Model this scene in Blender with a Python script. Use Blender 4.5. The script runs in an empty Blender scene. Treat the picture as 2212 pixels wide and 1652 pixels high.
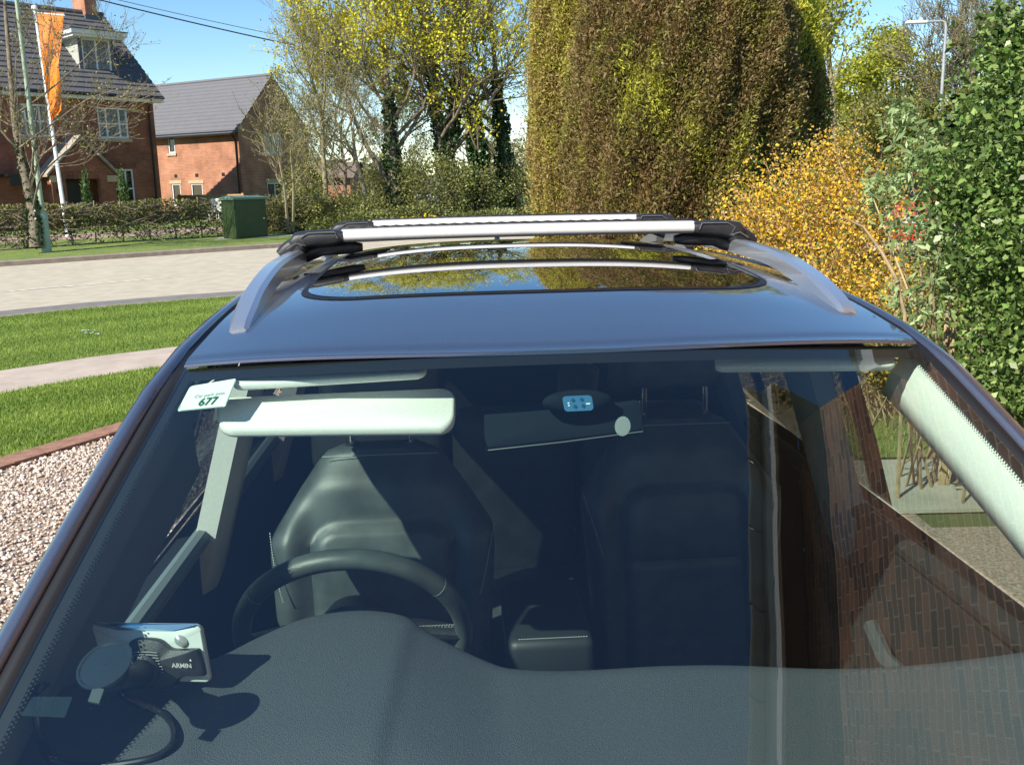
import bpy, bmesh, math, random
import numpy as np
from mathutils import Vector, Matrix
from math import sin, cos, radians, pi, sqrt

S = bpy.context.scene
COL = S.collection
# ------------------------------------------------------------------ camera
PITCH, ROLL, CZ, F = radians(11.6), radians(1.3), 1.85, 2050.0
cam_d = bpy.data.cameras.new('camera'); cam = bpy.data.objects.new('camera', cam_d); COL.objects.link(cam)
S.camera = cam
cam_d.sensor_width = 36; cam_d.lens = 36*F/2212; cam_d.clip_start = 0.05; cam_d.clip_end = 3000
cam.matrix_world = Matrix.Translation((0, 0, CZ)) @ Matrix.Rotation(radians(90)-PITCH, 4, 'X') @ Matrix.Rotation(-ROLL, 4, 'Z')
S.render.resolution_x, S.render.resolution_y = 1024, 764
# ------------------------------------------------------------------ light
SUN_AZ, SUN_EL = radians(46), radians(40)      # azimuth measured from -X towards -Y
sv = Vector((-cos(SUN_AZ)*cos(SUN_EL), -sin(SUN_AZ)*cos(SUN_EL), sin(SUN_EL)))
w = bpy.data.worlds.new('World'); S.world = w; w.use_nodes = True
nt = w.node_tree; nt.nodes.clear()
sky = nt.nodes.new('ShaderNodeTexSky'); sky.sky_type = 'NISHITA'; sky.sun_disc = False
sky.sun_elevation = SUN_EL; sky.sun_rotation = math.atan2(sv.x, sv.y); sky.air_density = 1.0; sky.dust_density = 0.0; sky.ozone_density = 2.2
bg = nt.nodes.new('ShaderNodeBackground'); bg.inputs[1].default_value = 0.10
wo = nt.nodes.new('ShaderNodeOutputWorld'); hs = nt.nodes.new('ShaderNodeHueSaturation'); hs.inputs['Saturation'].default_value = 1.25; nt.links.new(sky.outputs[0], hs.inputs['Color']); nt.links.new(hs.outputs[0], bg.inputs[0]); nt.links.new(bg.outputs[0], wo.inputs[0])
sl = bpy.data.lights.new('sun', 'SUN'); sl.energy = 4.6; sl.angle = radians(0.5); sl.color = (1, .93, .82)
so = bpy.data.objects.new('sun', sl); COL.objects.link(so); so.rotation_euler = sv.to_track_quat('Z', 'Y').to_euler()
S.view_settings.view_transform = 'Standard'; S.view_settings.look = 'None'; S.view_settings.gamma = 1; S.view_settings.exposure = 0.85
S.render.engine = 'CYCLES'
try:
    S.cycles.max_bounces = 10; S.cycles.transparent_max_bounces = 24; S.cycles.caustics_reflective = False
except Exception: pass

# ------------------------------------------------------------------ measuring helpers (photo pixel + depth -> point in the place)
def ray(u, v):
    x = u-1106; y = 826-v
    a = x*cos(ROLL)+y*sin(ROLL); b = -x*sin(ROLL)+y*cos(ROLL)
    return Vector((a/F, cos(PITCH)+b/F*sin(PITCH), -sin(PITCH)+b/F*cos(PITCH)))
def P(u, v, t): return Vector((0, 0, CZ))+ray(u, v)*t
def gz(y): return 0.0215*max(0, y-3)
YAW, OX = radians(3), .158
def cl(u, v, t):                      # the same in the car's own frame
    p = P(u, v, t); x = p.x-OX
    return Vector((x*cos(YAW)+p.y*sin(YAW), -x*sin(YAW)+p.y*cos(YAW), p.z))
CARM = Matrix.Translation((OX, 0, 0)) @ Matrix.Rotation(YAW, 4, 'Z')
def lerp(a, b, t): return a+(b-a)*t
def interp(x, pts):
    if x <= pts[0][0]: return pts[0][1]
    for (a, p), (b, q) in zip(pts, pts[1:]):
        if x <= b: return p+(q-p)*(x-a)/(b-a)
    return pts[-1][1]
def sstep(a, b, x):
    t = max(0, min(1, (x-a)/(b-a))); return t*t*(3-2*t)
def catmull(pts, n=6):
    pts = [Vector(p) for p in pts]; out = []
    for i in range(len(pts)-1):
        p0 = pts[max(i-1, 0)]; p1 = pts[i]; p2 = pts[i+1]; p3 = pts[min(i+2, len(pts)-1)]
        for k in range(n):
            t = k/n
            out.append(.5*((2*p1)+(p2-p0)*t+(2*p0-5*p1+4*p2-p3)*t*t+(3*p1-p0-3*p2+p3)*t**3))
    out.append(pts[-1]); return out

# ------------------------------------------------------------------ materials
def mat(name, col, rough=.6, metal=0, var=0, scale=20, bump=0, bscale=None, col2=None, coat=0, spec=.5, detail=4, obj=True, trans=0, coatr=.03):
    m = bpy.data.materials.new(name); m.use_nodes = True; t = m.node_tree; b = t.nodes['Principled BSDF']
    b.inputs['Base Color'].default_value = (*col, 1); b.inputs['Roughness'].default_value = rough; b.inputs['Metallic'].default_value = metal
    b.inputs['Coat Weight'].default_value = coat; b.inputs['Coat Roughness'].default_value = coatr; b.inputs['Specular IOR Level'].default_value = spec
    tc = t.nodes.new('ShaderNodeTexCoord'); out = tc.outputs['Object' if obj else 'UV']
    if var or col2:
        n = t.nodes.new('ShaderNodeTexNoise'); n.inputs['Scale'].default_value = scale; n.inputs['Detail'].default_value = detail; t.links.new(out, n.inputs['Vector'])
        r = t.nodes.new('ShaderNodeValToRGB'); r.color_ramp.elements[0].position = .35; r.color_ramp.elements[1].position = .65
        c2 = col2 or tuple(min(1, c*(1+var)) for c in col); c1 = col if col2 else tuple(c*(1-var) for c in col)
        r.color_ramp.elements[0].color = (*c1, 1); r.color_ramp.elements[1].color = (*c2, 1)
        t.links.new(n.outputs[0], r.inputs[0]); t.links.new(r.outputs[0], b.inputs['Base Color'])
    if bump:
        n = t.nodes.new('ShaderNodeTexNoise'); n.inputs['Scale'].default_value = bscale or scale*3; n.inputs['Detail'].default_value = 5; t.links.new(out, n.inputs['Vector'])
        bp = t.nodes.new('ShaderNodeBump'); bp.inputs['Strength'].default_value = bump; bp.inputs['Distance'].default_value = .01
        t.links.new(n.outputs[0], bp.inputs['Height']); t.links.new(bp.outputs[0], b.inputs['Normal'])
    return m
def leafmat(name, c1, c2, c3=None, trans=.35, rough=.5):
    m = bpy.data.materials.new(name); m.use_nodes = True; t = m.node_tree; b = t.nodes['Principled BSDF']; o = t.nodes['Material Output']
    a = t.nodes.new('ShaderNodeAttribute'); a.attribute_name = 'var'
    r = t.nodes.new('ShaderNodeValToRGB'); r.color_ramp.elements[0].color = (*c1, 1); r.color_ramp.elements[1].color = (*(c3 or c2), 1)
    if c3: e = r.color_ramp.elements.new(.5); e.color = (*c2, 1)
    t.links.new(a.outputs['Fac'], r.inputs[0]); t.links.new(r.outputs[0], b.inputs['Base Color']); b.inputs['Roughness'].default_value = rough
    b.inputs['Specular IOR Level'].default_value = .3
    tr = t.nodes.new('ShaderNodeBsdfTranslucent'); mx = t.nodes.new('ShaderNodeMixShader'); mx.inputs[0].default_value = trans
    t.links.new(r.outputs[0], tr.inputs[0]); t.links.new(b.outputs[0], mx.inputs[1]); t.links.new(tr.outputs[0], mx.inputs[2]); t.links.new(mx.outputs[0], o.inputs[0])
    return m
def brickmat(name, c1, c2, mortar, dark=None, w_=.225, h=.075, off=0):
    m = bpy.data.materials.new(name); m.use_nodes = True; t = m.node_tree; b = t.nodes['Principled BSDF']; b.inputs['Roughness'].default_value = .9
    b.inputs['Specular IOR Level'].default_value = .2
    uv = t.nodes.new('ShaderNodeUVMap'); k = t.nodes.new('ShaderNodeTexBrick'); t.links.new(uv.outputs[0], k.inputs['Vector'])
    k.inputs['Scale'].default_value = 1; k.inputs['Brick Width'].default_value = w_; k.inputs['Row Height'].default_value = h
    k.inputs['Mortar Size'].default_value = .006; k.inputs['Mortar Smooth'].default_value = .3; k.inputs['Bias'].default_value = 0
    k.inputs['Color1'].default_value = (*c1, 1); k.inputs['Color2'].default_value = (*c2, 1); k.inputs['Mortar'].default_value = (*mortar, 1)
    n = t.nodes.new('ShaderNodeTexNoise'); n.inputs['Scale'].default_value = 1.3; n.inputs['Detail'].default_value = 8; t.links.new(uv.outputs[0], n.inputs['Vector'])
    mr = t.nodes.new('ShaderNodeMapRange'); mr.inputs[1].default_value = .3; mr.inputs[2].default_value = .7; mr.inputs[3].default_value = .65; mr.inputs[4].default_value = 1.25
    t.links.new(n.outputs[0], mr.inputs[0])
    mx = t.nodes.new('ShaderNodeVectorMath'); mx.operation = 'SCALE'; t.links.new(k.outputs['Color'], mx.inputs[0]); t.links.new(mr.outputs[0], mx.inputs['Scale'])
    t.links.new(mx.outputs[0], b.inputs['Base Color'])
    bp = t.nodes.new('ShaderNodeBump'); bp.inputs['Strength'].default_value = .5; bp.inputs['Distance'].default_value = .006; bp.invert = True
    t.links.new(k.outputs['Fac'], bp.inputs['Height']); t.links.new(bp.outputs[0], b.inputs['Normal'])
    return m
def glassmat(name, tint, mult=1.7, rough=0, dust=.015):
    m = bpy.data.materials.new(name); m.use_nodes = True; t = m.node_tree; t.nodes.remove(t.nodes['Principled BSDF']); o = t.nodes['Material Output']
    tr = t.nodes.new('ShaderNodeBsdfTransparent'); tr.inputs[0].default_value = (*tint, 1)
    gl = t.nodes.new('ShaderNodeBsdfGlossy'); gl.inputs['Roughness'].default_value = rough
    tcx = t.nodes.new('ShaderNodeTexCoord'); nx_ = t.nodes.new('ShaderNodeTexNoise'); nx_.inputs['Scale'].default_value = 7; nx_.inputs['Detail'].default_value = 1; bx_ = t.nodes.new('ShaderNodeBump'); bx_.inputs['Strength'].default_value = .35; bx_.inputs['Distance'].default_value = .0012
    t.links.new(tcx.outputs['Object'], nx_.inputs[0]); t.links.new(nx_.outputs[0], bx_.inputs['Height']); t.links.new(bx_.outputs[0], gl.inputs['Normal'])
    lw = t.nodes.new('ShaderNodeLayerWeight'); lw.inputs[0].default_value = .5      # Schlick reflectance, the same from both sides of the pane
    pw_ = t.nodes.new('ShaderNodeMath'); pw_.operation = 'POWER'; pw_.inputs[1].default_value = 5; t.links.new(lw.outputs['Facing'], pw_.inputs[0])
    mu = t.nodes.new('ShaderNodeMath'); mu.operation = 'MULTIPLY_ADD'; mu.inputs[1].default_value = .95*mult; mu.inputs[2].default_value = .042*mult; mu.use_clamp = True
    t.links.new(pw_.outputs[0], mu.inputs[0]); mx = t.nodes.new('ShaderNodeMixShader'); t.links.new(mu.outputs[0], mx.inputs[0])
    t.links.new(tr.outputs[0], mx.inputs[1]); t.links.new(gl.outputs[0], mx.inputs[2])
    df = t.nodes.new('ShaderNodeBsdfDiffuse'); df.inputs[0].default_value = (.6, .6, .58, 1)
    tc = t.nodes.new('ShaderNodeTexCoord'); n = t.nodes.new('ShaderNodeTexNoise'); n.inputs['Scale'].default_value = 260; t.links.new(tc.outputs['Object'], n.inputs[0])
    rp = t.nodes.new('ShaderNodeValToRGB'); rp.color_ramp.elements[0].position = .74; rp.color_ramp.elements[1].position = .8; rp.color_ramp.elements[0].color = (dust, dust, dust, 1); rp.color_ramp.elements[1].color = (dust*12, dust*12, dust*12, 1)
    t.links.new(n.outputs[0], rp.inputs[0]); m2 = t.nodes.new('ShaderNodeMixShader'); t.links.new(rp.outputs[0], m2.inputs[0])
    t.links.new(mx.outputs[0], m2.inputs[1]); t.links.new(df.outputs[0], m2.inputs[2]); t.links.new(m2.outputs[0], o.inputs[0])
    return m

M = dict(
 paint=mat('car paint', (.17, .18, .22), .36, .85, var=.14, scale=700, coat=1, detail=1),
 trimblack=mat('black rubber seal', (.006, .006, .007), .55),
 gloss=mat('black gloss glass', (.004, .004, .005), .03, coat=1, spec=.8, coatr=0),
 blackpl=mat('black textured plastic', (.018, .018, .02), .42, var=.2, scale=60, bump=.15, bscale=900),
 alu=mat('brushed aluminium', (.74, .73, .71), .42, .35, var=.04, scale=40),
 raila=mat('satin silver rail', (.58, .60, .63), .28, .8, coat=.3),
 dash=mat('dark grey grained plastic', (.066, .076, .090), .6, var=.10, scale=500, bump=.5, bscale=700),
 leather=mat('black leather', (.058, .070, .068), .42, var=.25, scale=14, bump=.10, bscale=520),
 thread=mat('pale thread', (.35, .38, .38), .8),
 beige=mat('pale interior trim', (.80, .80, .75), .85, bump=.1, bscale=600, var=.04, scale=200),
 dkint=mat('charcoal interior trim', (.012, .013, .015), .7),
 carpet=mat('dark carpet', (.01, .01, .012), .95),
 tonedtrim=mat('trim toned for light and shade', (.16, .19, .20), .8, bump=.1, bscale=600),  # trim copy with the light level put into its grey
 mirrorback=mat('black mirror shell', (.010, .014, .018), .9, spec=.03),
 chrome=mat('chrome', (.8, .8, .8), .08, 1),
 wind=glassmat('windscreen glass', (.80, .92, .86), 2.3, dust=.003),
 side=glassmat('side window glass', (.70, .80, .76), 1.6, dust=.003), sidedark=glassmat('rear glass darkened to dim cabin', (.18, .20, .19), 1.6, dust=.003),
 tyre=mat('tyre rubber', (.012, .012, .012), .8), alloy=mat('alloy wheel', (.4, .4, .42), .3, 1),
 red=mat('red lamp plastic', (.35, .01, .01), .15), lampc=mat('clear lamp glass', (.55, .57, .6), .08, coat=1),
 white=mat('white plastic', (.78, .79, .78), .4), paper=mat('white sticker paper', (.8, .82, .78), .5), green=mat('green ink', (.02, .22, .10), .5), greyink=mat('grey ink', (.35, .4, .36), .6),
 tarmac=mat('pale worn tarmac', (.39, .345, .26), .9, col2=(.47, .415, .315), scale=3.5, bump=.3, bscale=90, detail=12),
 tarmac2=mat('grey tarmac', (.15, .14, .13), .9, col2=(.19, .18, .165), scale=5, bump=.4, bscale=90, detail=10),
 path=mat('worn tarmac footpath', (.38, .31, .25), .9, col2=(.47, .39, .32), scale=4, bump=.4, bscale=100, detail=10),
 paintline=mat('worn white road paint', (.42, .37, .30), .8, col2=(.75, .70, .60), scale=9, detail=9),
 kerb=mat('concrete kerb', (.21, .165, .13), .9, col2=(.29, .235, .18), scale=6, detail=8),
 edging=mat('red clay edging', (.22, .105, .065), .9, col2=(.31, .17, .115), scale=12, detail=8, bump=.4, bscale=60),
 slab=mat('concrete slab', (.36, .34, .27), .9, col2=(.46, .44, .36), scale=3, detail=9, bump=.3, bscale=70),
 earth=mat('earth under the field', (.075, .075, .03), 1, col2=(.09, .12, .03), scale=.6, detail=8),
 gravbase=mat('sandy gravel bed', (.22, .16, .115), 1, col2=(.42, .33, .26), scale=60, bump=1, bscale=70, detail=3),
 white_up=mat('white window frame', (.72, .73, .72), .45), stone=mat('cream stone', (.46, .36, .23), .85, var=.08, scale=4),
 tile1=mat('grey concrete roof tile', (.095, .092, .096), .75, var=.07, scale=3), tile2=mat('mid grey roof tile', (.135, .133, .142), .75, var=.04, scale=3),
 tile3=mat('weathered brown grey tile', (.16, .155, .15), .8, var=.2, scale=4),
 pane=mat('dark window pane', (.012, .014, .018), .03, spec=.9), paneb=mat('pane with pale blind', (.20, .22, .24), .08, spec=.7),
 lead=mat('lead sheet', (.10, .11, .12), .6), gutter=mat('black gutter', (.01, .01, .012), .35),
 door=mat('dark door', (.02, .022, .024), .4), fencew=mat('pale timber fence', (.42, .27, .12), .85, var=.15, scale=6),
 cabg=mat('green cabinet paint', (.030, .052, .012), .5, var=.12, scale=4), cabtop=mat('cabinet lid', (.12, .19, .13), .5),
 post=mat('pale green post paint', (.36, .44, .32), .55, var=.08, scale=5), postg=mat('galvanised post', (.40, .42, .42), .5, .3, var=.08, scale=6),
 orange=leafmat('orange flag cloth', (.85, .20, .005), (.95, .33, .01), trans=.35), ink=mat('dark flag ink', (.35, .06, .005), .8),
 bark=mat('grey brown bark', (.12, .095, .065), .95, col2=(.22, .18, .125), scale=9, bump=.6, bscale=30),
 bark2=mat('dark bark', (.05, .04, .028), .95, col2=(.11, .09, .06), scale=9), barkpale=mat('pale buff stem', (.36, .27, .15), .9, var=.25, scale=12),
 barkolive=mat('olive bark', (.17, .15, .075), .95, col2=(.27, .23, .13), scale=7),
 wire=mat('black cable', (.01, .01, .01), .5), redcar=mat('red car paint', (.55, .02, .015), .3, coat=1), whitecar=mat('white van paint', (.8, .8, .8), .3, coat=1),
 brick1=brickmat('red facing brick', (.31, .115, .07), (.24, .085, .052), (.28, .17, .12)),
 brick2=brickmat('orange red facing brick', (.44, .20, .12), (.38, .165, .095), (.50, .32, .22)),
 brick3=brickmat('brown rustic brick', (.44, .22, .145), (.16, .105, .09), (.55, .40, .28), w_=.2, h=.062),
 soldier=brickmat('soldier course brick', (.25, .085, .05), (.17, .055, .035), (.26, .17, .12), w_=.075, h=.225),
)

# ------------------------------------------------------------------ mesh helpers
def tag(o, label=None, cat=None, group=None, kind=None):
    if label: o['label'] = label
    if cat: o['category'] = cat
    if group: o['group'] = group
    if kind: o['kind'] = kind
    return o
def thing(name, loc, label, cat, group=None, rz=0):
    o = bpy.data.objects.new(name, None); COL.objects.link(o); o.location = loc; o.rotation_euler = (0, 0, rz); o.empty_display_size = .2
    return tag(o, label, cat, group)
class MB:
    def __init__(s, off=None): s.v = []; s.f = []; s.m = []; s.off = Vector(off) if off is not None else None; s.cur = 0
    def add(s, vs, fs):
        n = len(s.v); s.v += [tuple(x) for x in vs]; s.f += [tuple(i+n for i in f) for f in fs]; s.m += [s.cur]*len(fs)
    def box(s, a, b, mtx=None):
        (x0, y0, z0), (x1, y1, z1) = a, b
        vs = [Vector(p) for p in ((x0, y0, z0), (x1, y0, z0), (x1, y1, z0), (x0, y1, z0), (x0, y0, z1), (x1, y0, z1), (x1, y1, z1), (x0, y1, z1))]
        if mtx: vs = [mtx @ p for p in vs]
        s.add(vs, [(0, 3, 2, 1), (4, 5, 6, 7), (0, 1, 5, 4), (1, 2, 6, 5), (2, 3, 7, 6), (3, 0, 4, 7)])
    def rbox(s, a, b, r=.01, mtx=None):       # box with chamfered vertical profile in all axes
        c = [(a[i]+b[i])/2 for i in range(3)]; h = [(b[i]-a[i])/2 for i in range(3)]
        bm = bmesh.new(); bmesh.ops.create_cube(bm, size=2)
        for v in bm.verts: v.co = Vector((c[i]+v.co[i]*h[i] for i in range(3)))
        bmesh.ops.bevel(bm, geom=bm.edges[:], offset=r, segments=3, affect='EDGES', profile=.5)
        bm.verts.index_update()
        vs = [(mtx @ v.co) if mtx else v.co.copy() for v in bm.verts]; fs = [[v.index for v in f.verts] for f in bm.faces]; bm.free(); s.add(vs, fs)
    def tube(s, pts, rad, n=8, cap=True, flat=1.0, up=None):
        pts = [Vector(p) for p in pts]; vs = []; prev = None
        for i, p in enumerate(pts):
            d = (pts[min(i+1, len(pts)-1)]-pts[max(i-1, 0)])
            d = d.normalized() if d.length > 1e-9 else Vector((0, 0, 1))
            a = up if up else (prev if prev else (Vector((0, 0, 1)) if abs(d.z) < .9 else Vector((1, 0, 0))))
            x = (Vector(a)-d*Vector(a).dot(d)).normalized(); y = d.cross(x); prev = x
            r = rad[i] if hasattr(rad, '__len__') else rad
            for k in range(n):
                t = 2*pi*k/n; vs.append(p+x*(cos(t)*r*flat)+y*(sin(t)*r))
        fs = []
        for i in range(len(pts)-1):
            for k in range(n): fs.append((i*n+k, i*n+(k+1) % n, (i+1)*n+(k+1) % n, (i+1)*n+k))
        if cap: fs += [tuple(reversed(range(n))), tuple((len(pts)-1)*n+k for k in range(n))]
        s.add(vs, fs)
    def loft(s, rings, closed=True, cap=False):
        n = len(rings[0]); vs = [p for r in rings for p in r]; fs = []
        for i in range(len(rings)-1):
            for k in range(n if closed else n-1): fs.append((i*n+k, i*n+(k+1) % n, (i+1)*n+(k+1) % n, (i+1)*n+k))
        if cap: fs += [tuple(reversed(range(n))), tuple((len(rings)-1)*n+k for k in range(n))]
        s.add(vs, fs)
    def build(s, name, m, parent=None, smooth=False, sharp=35, world=None):
        me = bpy.data.meshes.new(name)
        vs = s.v if s.off is None else [tuple(Vector(p)-s.off) for p in s.v]
        me.from_pydata(vs, [], s.f)
        ms = m if isinstance(m, (list, tuple)) else [m]
        for q in ms: me.materials.append(q)
        if len(ms) > 1: me.polygons.foreach_set('material_index', s.m)
        uvl = me.uv_layers.new(name='UVMap'); data = uvl.data
        for p in me.polygons:
            n = p.normal
            if abs(n.z) > .985: tx = Vector((1, 0, 0)); ty = Vector((0, 1, 0))
            else: tx = Vector((-n.y, n.x, 0)).normalized(); ty = n.cross(tx)
            for li in p.loop_indices:
                co = me.vertices[me.loops[li].vertex_index].co; data[li].uv = (co.dot(tx), co.dot(ty))
        bm = bmesh.new(); bm.from_mesh(me); bmesh.ops.recalc_face_normals(bm, faces=bm.faces[:]); bm.to_mesh(me); bm.free()
        if smooth:
            me.polygons.foreach_set('use_smooth', [True]*len(me.polygons))
            try: me.set_sharp_from_angle(angle=radians(sharp))
            except Exception: pass
        o = bpy.data.objects.new(name, me); COL.objects.link(o)
        if parent: o.parent = parent
        if world is not None: o.matrix_world = world
        elif s.off is not None and not parent: o.location = s.off
        return o
def plate(name, poly, dz, m, kind='structure', thick=0):
    bm = bmesh.new(); vs = [bm.verts.new((x, y, 0)) for x, y in poly]; bm.faces.new(vs)
    bmesh.ops.bisect_plane(bm, geom=bm.verts[:]+bm.edges[:]+bm.faces[:], plane_co=(0, 3, 0), plane_no=(0, 1, 0))
    for v in bm.verts: v.co.z = gz(v.co.y)+dz
    for f in bm.faces:
        if f.normal.z < 0: f.normal_flip()
    if thick:
        r = bmesh.ops.extrude_face_region(bm, geom=bm.faces[:])
        for v in [g for g in r['geom'] if isinstance(g, bmesh.types.BMVert)]: v.co.z += thick
        bmesh.ops.recalc_face_normals(bm, faces=bm.faces[:])
    bmesh.ops.triangulate(bm, faces=bm.faces[:])
    me = bpy.data.meshes.new(name); bm.to_mesh(me); bm.free(); me.materials.append(m); me.uv_layers.new()
    o = bpy.data.objects.new(name, me); COL.objects.link(o)
    if kind: o['kind'] = kind
    return o
def inpoly(x, y, poly):
    c = False; j = len(poly)-1
    for i in range(len(poly)):
        xi, yi = poly[i]; xj, yj = poly[j]
        if (yi > y) != (yj > y) and x < (xj-xi)*(y-yi)/(yj-yi)+xi: c = not c
        j = i
    return c
def npmesh(name, V, Fq, var, mats, parent=None, midx=None, k=4):
    me = bpy.data.meshes.new(name); nf = len(Fq)
    me.vertices.add(len(V)); me.vertices.foreach_set('co', V.astype(np.float32).ravel())
    me.loops.add(nf*k); me.loops.foreach_set('vertex_index', Fq.astype(np.int32).ravel())
    me.polygons.add(nf); me.polygons.foreach_set('loop_start', (np.arange(nf)*k).astype(np.int32))
    try: me.polygons.foreach_set('loop_total', np.full(nf, k, np.int32))
    except Exception: pass
    for q in (mats if isinstance(mats, (list, tuple)) else [mats]): me.materials.append(q)
    if midx is not None: me.polygons.foreach_set('material_index', midx.astype(np.int32))
    a = me.attributes.new('var', 'FLOAT', 'FACE'); a.data.foreach_set('value', var.astype(np.float32))
    me.update(); me.validate()
    o = bpy.data.objects.new(name, me); COL.objects.link(o)
    if parent: o.parent = parent
    return o
def leafquads(rng, C, size, aspect=.55, dirs=None, jitter=.6):
    n = len(C)
    d = rng.normal(size=(n, 3))
    if dirs is not None: d = dirs+jitter*d
    d /= np.linalg.norm(d, axis=1)[:, None]+1e-9
    r = rng.normal(size=(n, 3)); u = np.cross(d, r); u /= np.linalg.norm(u, axis=1)[:, None]+1e-9
    s = np.asarray(size).reshape(-1, 1)*np.ones((n, 1))
    nn = np.cross(d, u)*s*aspect*.22; V = np.stack([C-d*s*.5, C+u*s*aspect*.5+nn, C+d*s*.5, C-u*s*aspect*.5+nn], 1).reshape(-1, 3)
    return V, np.arange(n*4).reshape(-1, 4)
def foliage(name, rng, C, size, m, parent, aspect=.55, dirs=None, jitter=.6, var=None):
    V, Fq = leafquads(rng, C, size, aspect, dirs, jitter)
    return npmesh(name, V, Fq, rng.random(len(C)) if var is None else var, m, parent)
def fnoise(Pn, sc, seed):
    r = np.random.default_rng(seed); v = np.zeros(len(Pn))
    for k in range(6):
        f = r.normal(size=3)*sc*(1+k*.35); v += np.sin(Pn@f+r.random()*6.28)
    return v/6
def grow(rng, base, d, L, r, depth, lines, tips, nk=(4, 6), spread=.6, upb=.12, shrink=.62, wob=.12, minr=.004):
    n = 5; pts = [Vector(base)]; rad = [r]; d = Vector(d).normalized()
    for i in range(n):
        d = (d+Vector(rng.normal(size=3))*wob+Vector((0, 0, upb))).normalized(); pts.append(pts[-1]+d*L/n); rad.append(max(minr, r*(1-.6*(i+1)/n)))
    lines.append((pts, rad))
    if depth == 0: tips.append((pts[2], pts[3], pts[4], pts[5])); return
    for k in range(rng.integers(*nk)+1):
        f = .25+.75*rng.random(); i = min(n-1, int(f*n)); p = pts[i].lerp(pts[i+1], f*n-i)
        a = Vector(rng.normal(size=3)); a = (a-d*a.dot(d)).normalized()
        dd = (d+a*spread*(0.7+.6*rng.random())).normalized()
        grow(rng, p, dd, L*shrink*(.75+.5*rng.random()), max(minr, rad[i]*.55), depth-1, lines, tips, nk, spread, upb, shrink, wob, minr)
def branchmesh(name, lines, m, parent, n0=7):
    b = MB()
    for pts, rad in lines: b.tube(pts, rad, n0 if rad[0] > .05 else (4 if rad[0] > .012 else 3), cap=False)
    return b.build(name, m, parent, smooth=True, sharp=80)
def text_mesh(txt, size, m, name, parent, mtx, align='CENTER', bold=0, ext=0.0004):
    cu = bpy.data.curves.new(name, 'FONT'); cu.body = txt; cu.size = size; cu.align_x = align; cu.align_y = 'CENTER'; cu.extrude = ext; cu.offset = bold
    to = bpy.data.objects.new('tmp', cu); COL.objects.link(to); bpy.context.view_layer.update()
    me = bpy.data.meshes.new_from_object(to.evaluated_get(bpy.context.evaluated_depsgraph_get())); COL.objects.unlink(to); bpy.data.objects.remove(to)
    me.materials.clear(); me.materials.append(m); me.name = name
    me.transform(mtx); o = bpy.data.objects.new(name, me); COL.objects.link(o)
    if parent: o.parent = parent
    return o

#==SETTING==
# ------------------------------------------------------------------ ground, road, paths
def big_ground():
    b = MB(); xs = [-900, -200, -60, -20, 20, 60, 200, 900]; ys = [-200, -20, 3, 30, 60, 120, 300, 900]
    def z(x, y):
        if y <= 3: return 0
        if y <= 30: return gz(y)
        return gz(30)+(y-30)*-.012*min(1, (y-30)/30) if y < 120 else -1.2
    n = len(xs)
    b.add([(x, y, z(x, y)-.004) for y in ys for x in xs], [(j*n+i, j*n+i+1, (j+1)*n+i+1, (j+1)*n+i) for j in range(len(ys)-1) for i in range(n-1)])
    o = b.build('ground', M['earth']); o['kind'] = 'structure'
big_ground()
NEAR = [(-24, -3.5), (-14, 6.5), (-9.5, 11.1), (-7.19, 13.32), (-6.27, 14.05), (-5.05, 14.72), (-3.9, 15.2), (-1.2, 15.9), (2, 16.9), (8, 19.5), (40, 36)]
FAR = [(-36, 2.5), (-20, 14.3), (-11.19, 21.0), (-8.69, 22.7), (-5.58, 24.75), (-3.54, 25.9), (-.49, 27.2), (6, 30.2), (38, 46)]
def off_line(L, d):
    out = []
    for i, (x, y) in enumerate(L):
        a = L[max(i-1, 0)]; b = L[min(i+1, len(L)-1)]; t = Vector((b[0]-a[0], b[1]-a[1])).normalized(); out.append((x-t.y*d, y+t.x*d))
    return out
plate('road', NEAR+FAR[::-1], .006, M['tarmac'])
plate('road_edge_strip', NEAR[:8]+off_line(NEAR, .62)[:8][::-1], .010, M['tarmac2'])
def stripe(a, b, w_=.10):
    a = Vector((*a, 0)); b = Vector((*b, 0)); n = Vector((-(b-a).y, (b-a).x, 0)).normalized()*w_/2
    return [(a+n)[:2], (a-n)[:2], (b-n)[:2], (b+n)[:2]]
for k, (a, b) in enumerate([((-12.3, 13.5), (-6.39, 18.0)), ((-5.25, 18.86), (-3.4, 20.1)), ((-2.2, 20.8), (-.4, 21.9))]):
    plate('road_marking', stripe(a, b), .011, M['paintline'])
def kerb_strip(line, w_, h, name, m):
    b = MB(); o = off_line(line, w_); n = len(line)
    vs = [(x, y, gz(y)-.05) for x, y in line]+[(x, y, gz(y)+h) for x, y in off_line(line, .012)]+[(x, y, gz(y)+h+.012) for x, y in off_line(line, .03)]+[(x, y, gz(y)+h+.012) for x, y in o]+[(x, y, gz(y)-.05) for x, y in o]
    fs = [(r*n+i, r*n+i+1, (r+1)*n+i+1, (r+1)*n+i) for r in range(4) for i in range(n-1)]
    b.add(vs, fs); return b.build(name, m)
def dense(L, step=.9):
    out = []
    for a, b in zip(L, L[1:]):
        k = max(1, int(math.hypot(b[0]-a[0], b[1]-a[1])/step)); out += [(lerp(a[0], b[0], i/k), lerp(a[1], b[1], i/k)) for i in range(k)]
    return out+[L[-1]]
kerb_strip(dense(FAR), .30, .10, 'far_kerb', M['kerb'])['kind'] = 'structure'
kerb_strip(off_line(NEAR, -.11)[:8], .11, .01, 'near_kerb', M['kerb'])['kind'] = 'structure'
PU = [(-14, -1.0), (-8.6, 5.2), (-6.3, 8.1), (-5.22, 9.45), (-4.55, 10.1), (-3.71, 10.68), (-2.0, 11.3), (1, 12)]
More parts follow.
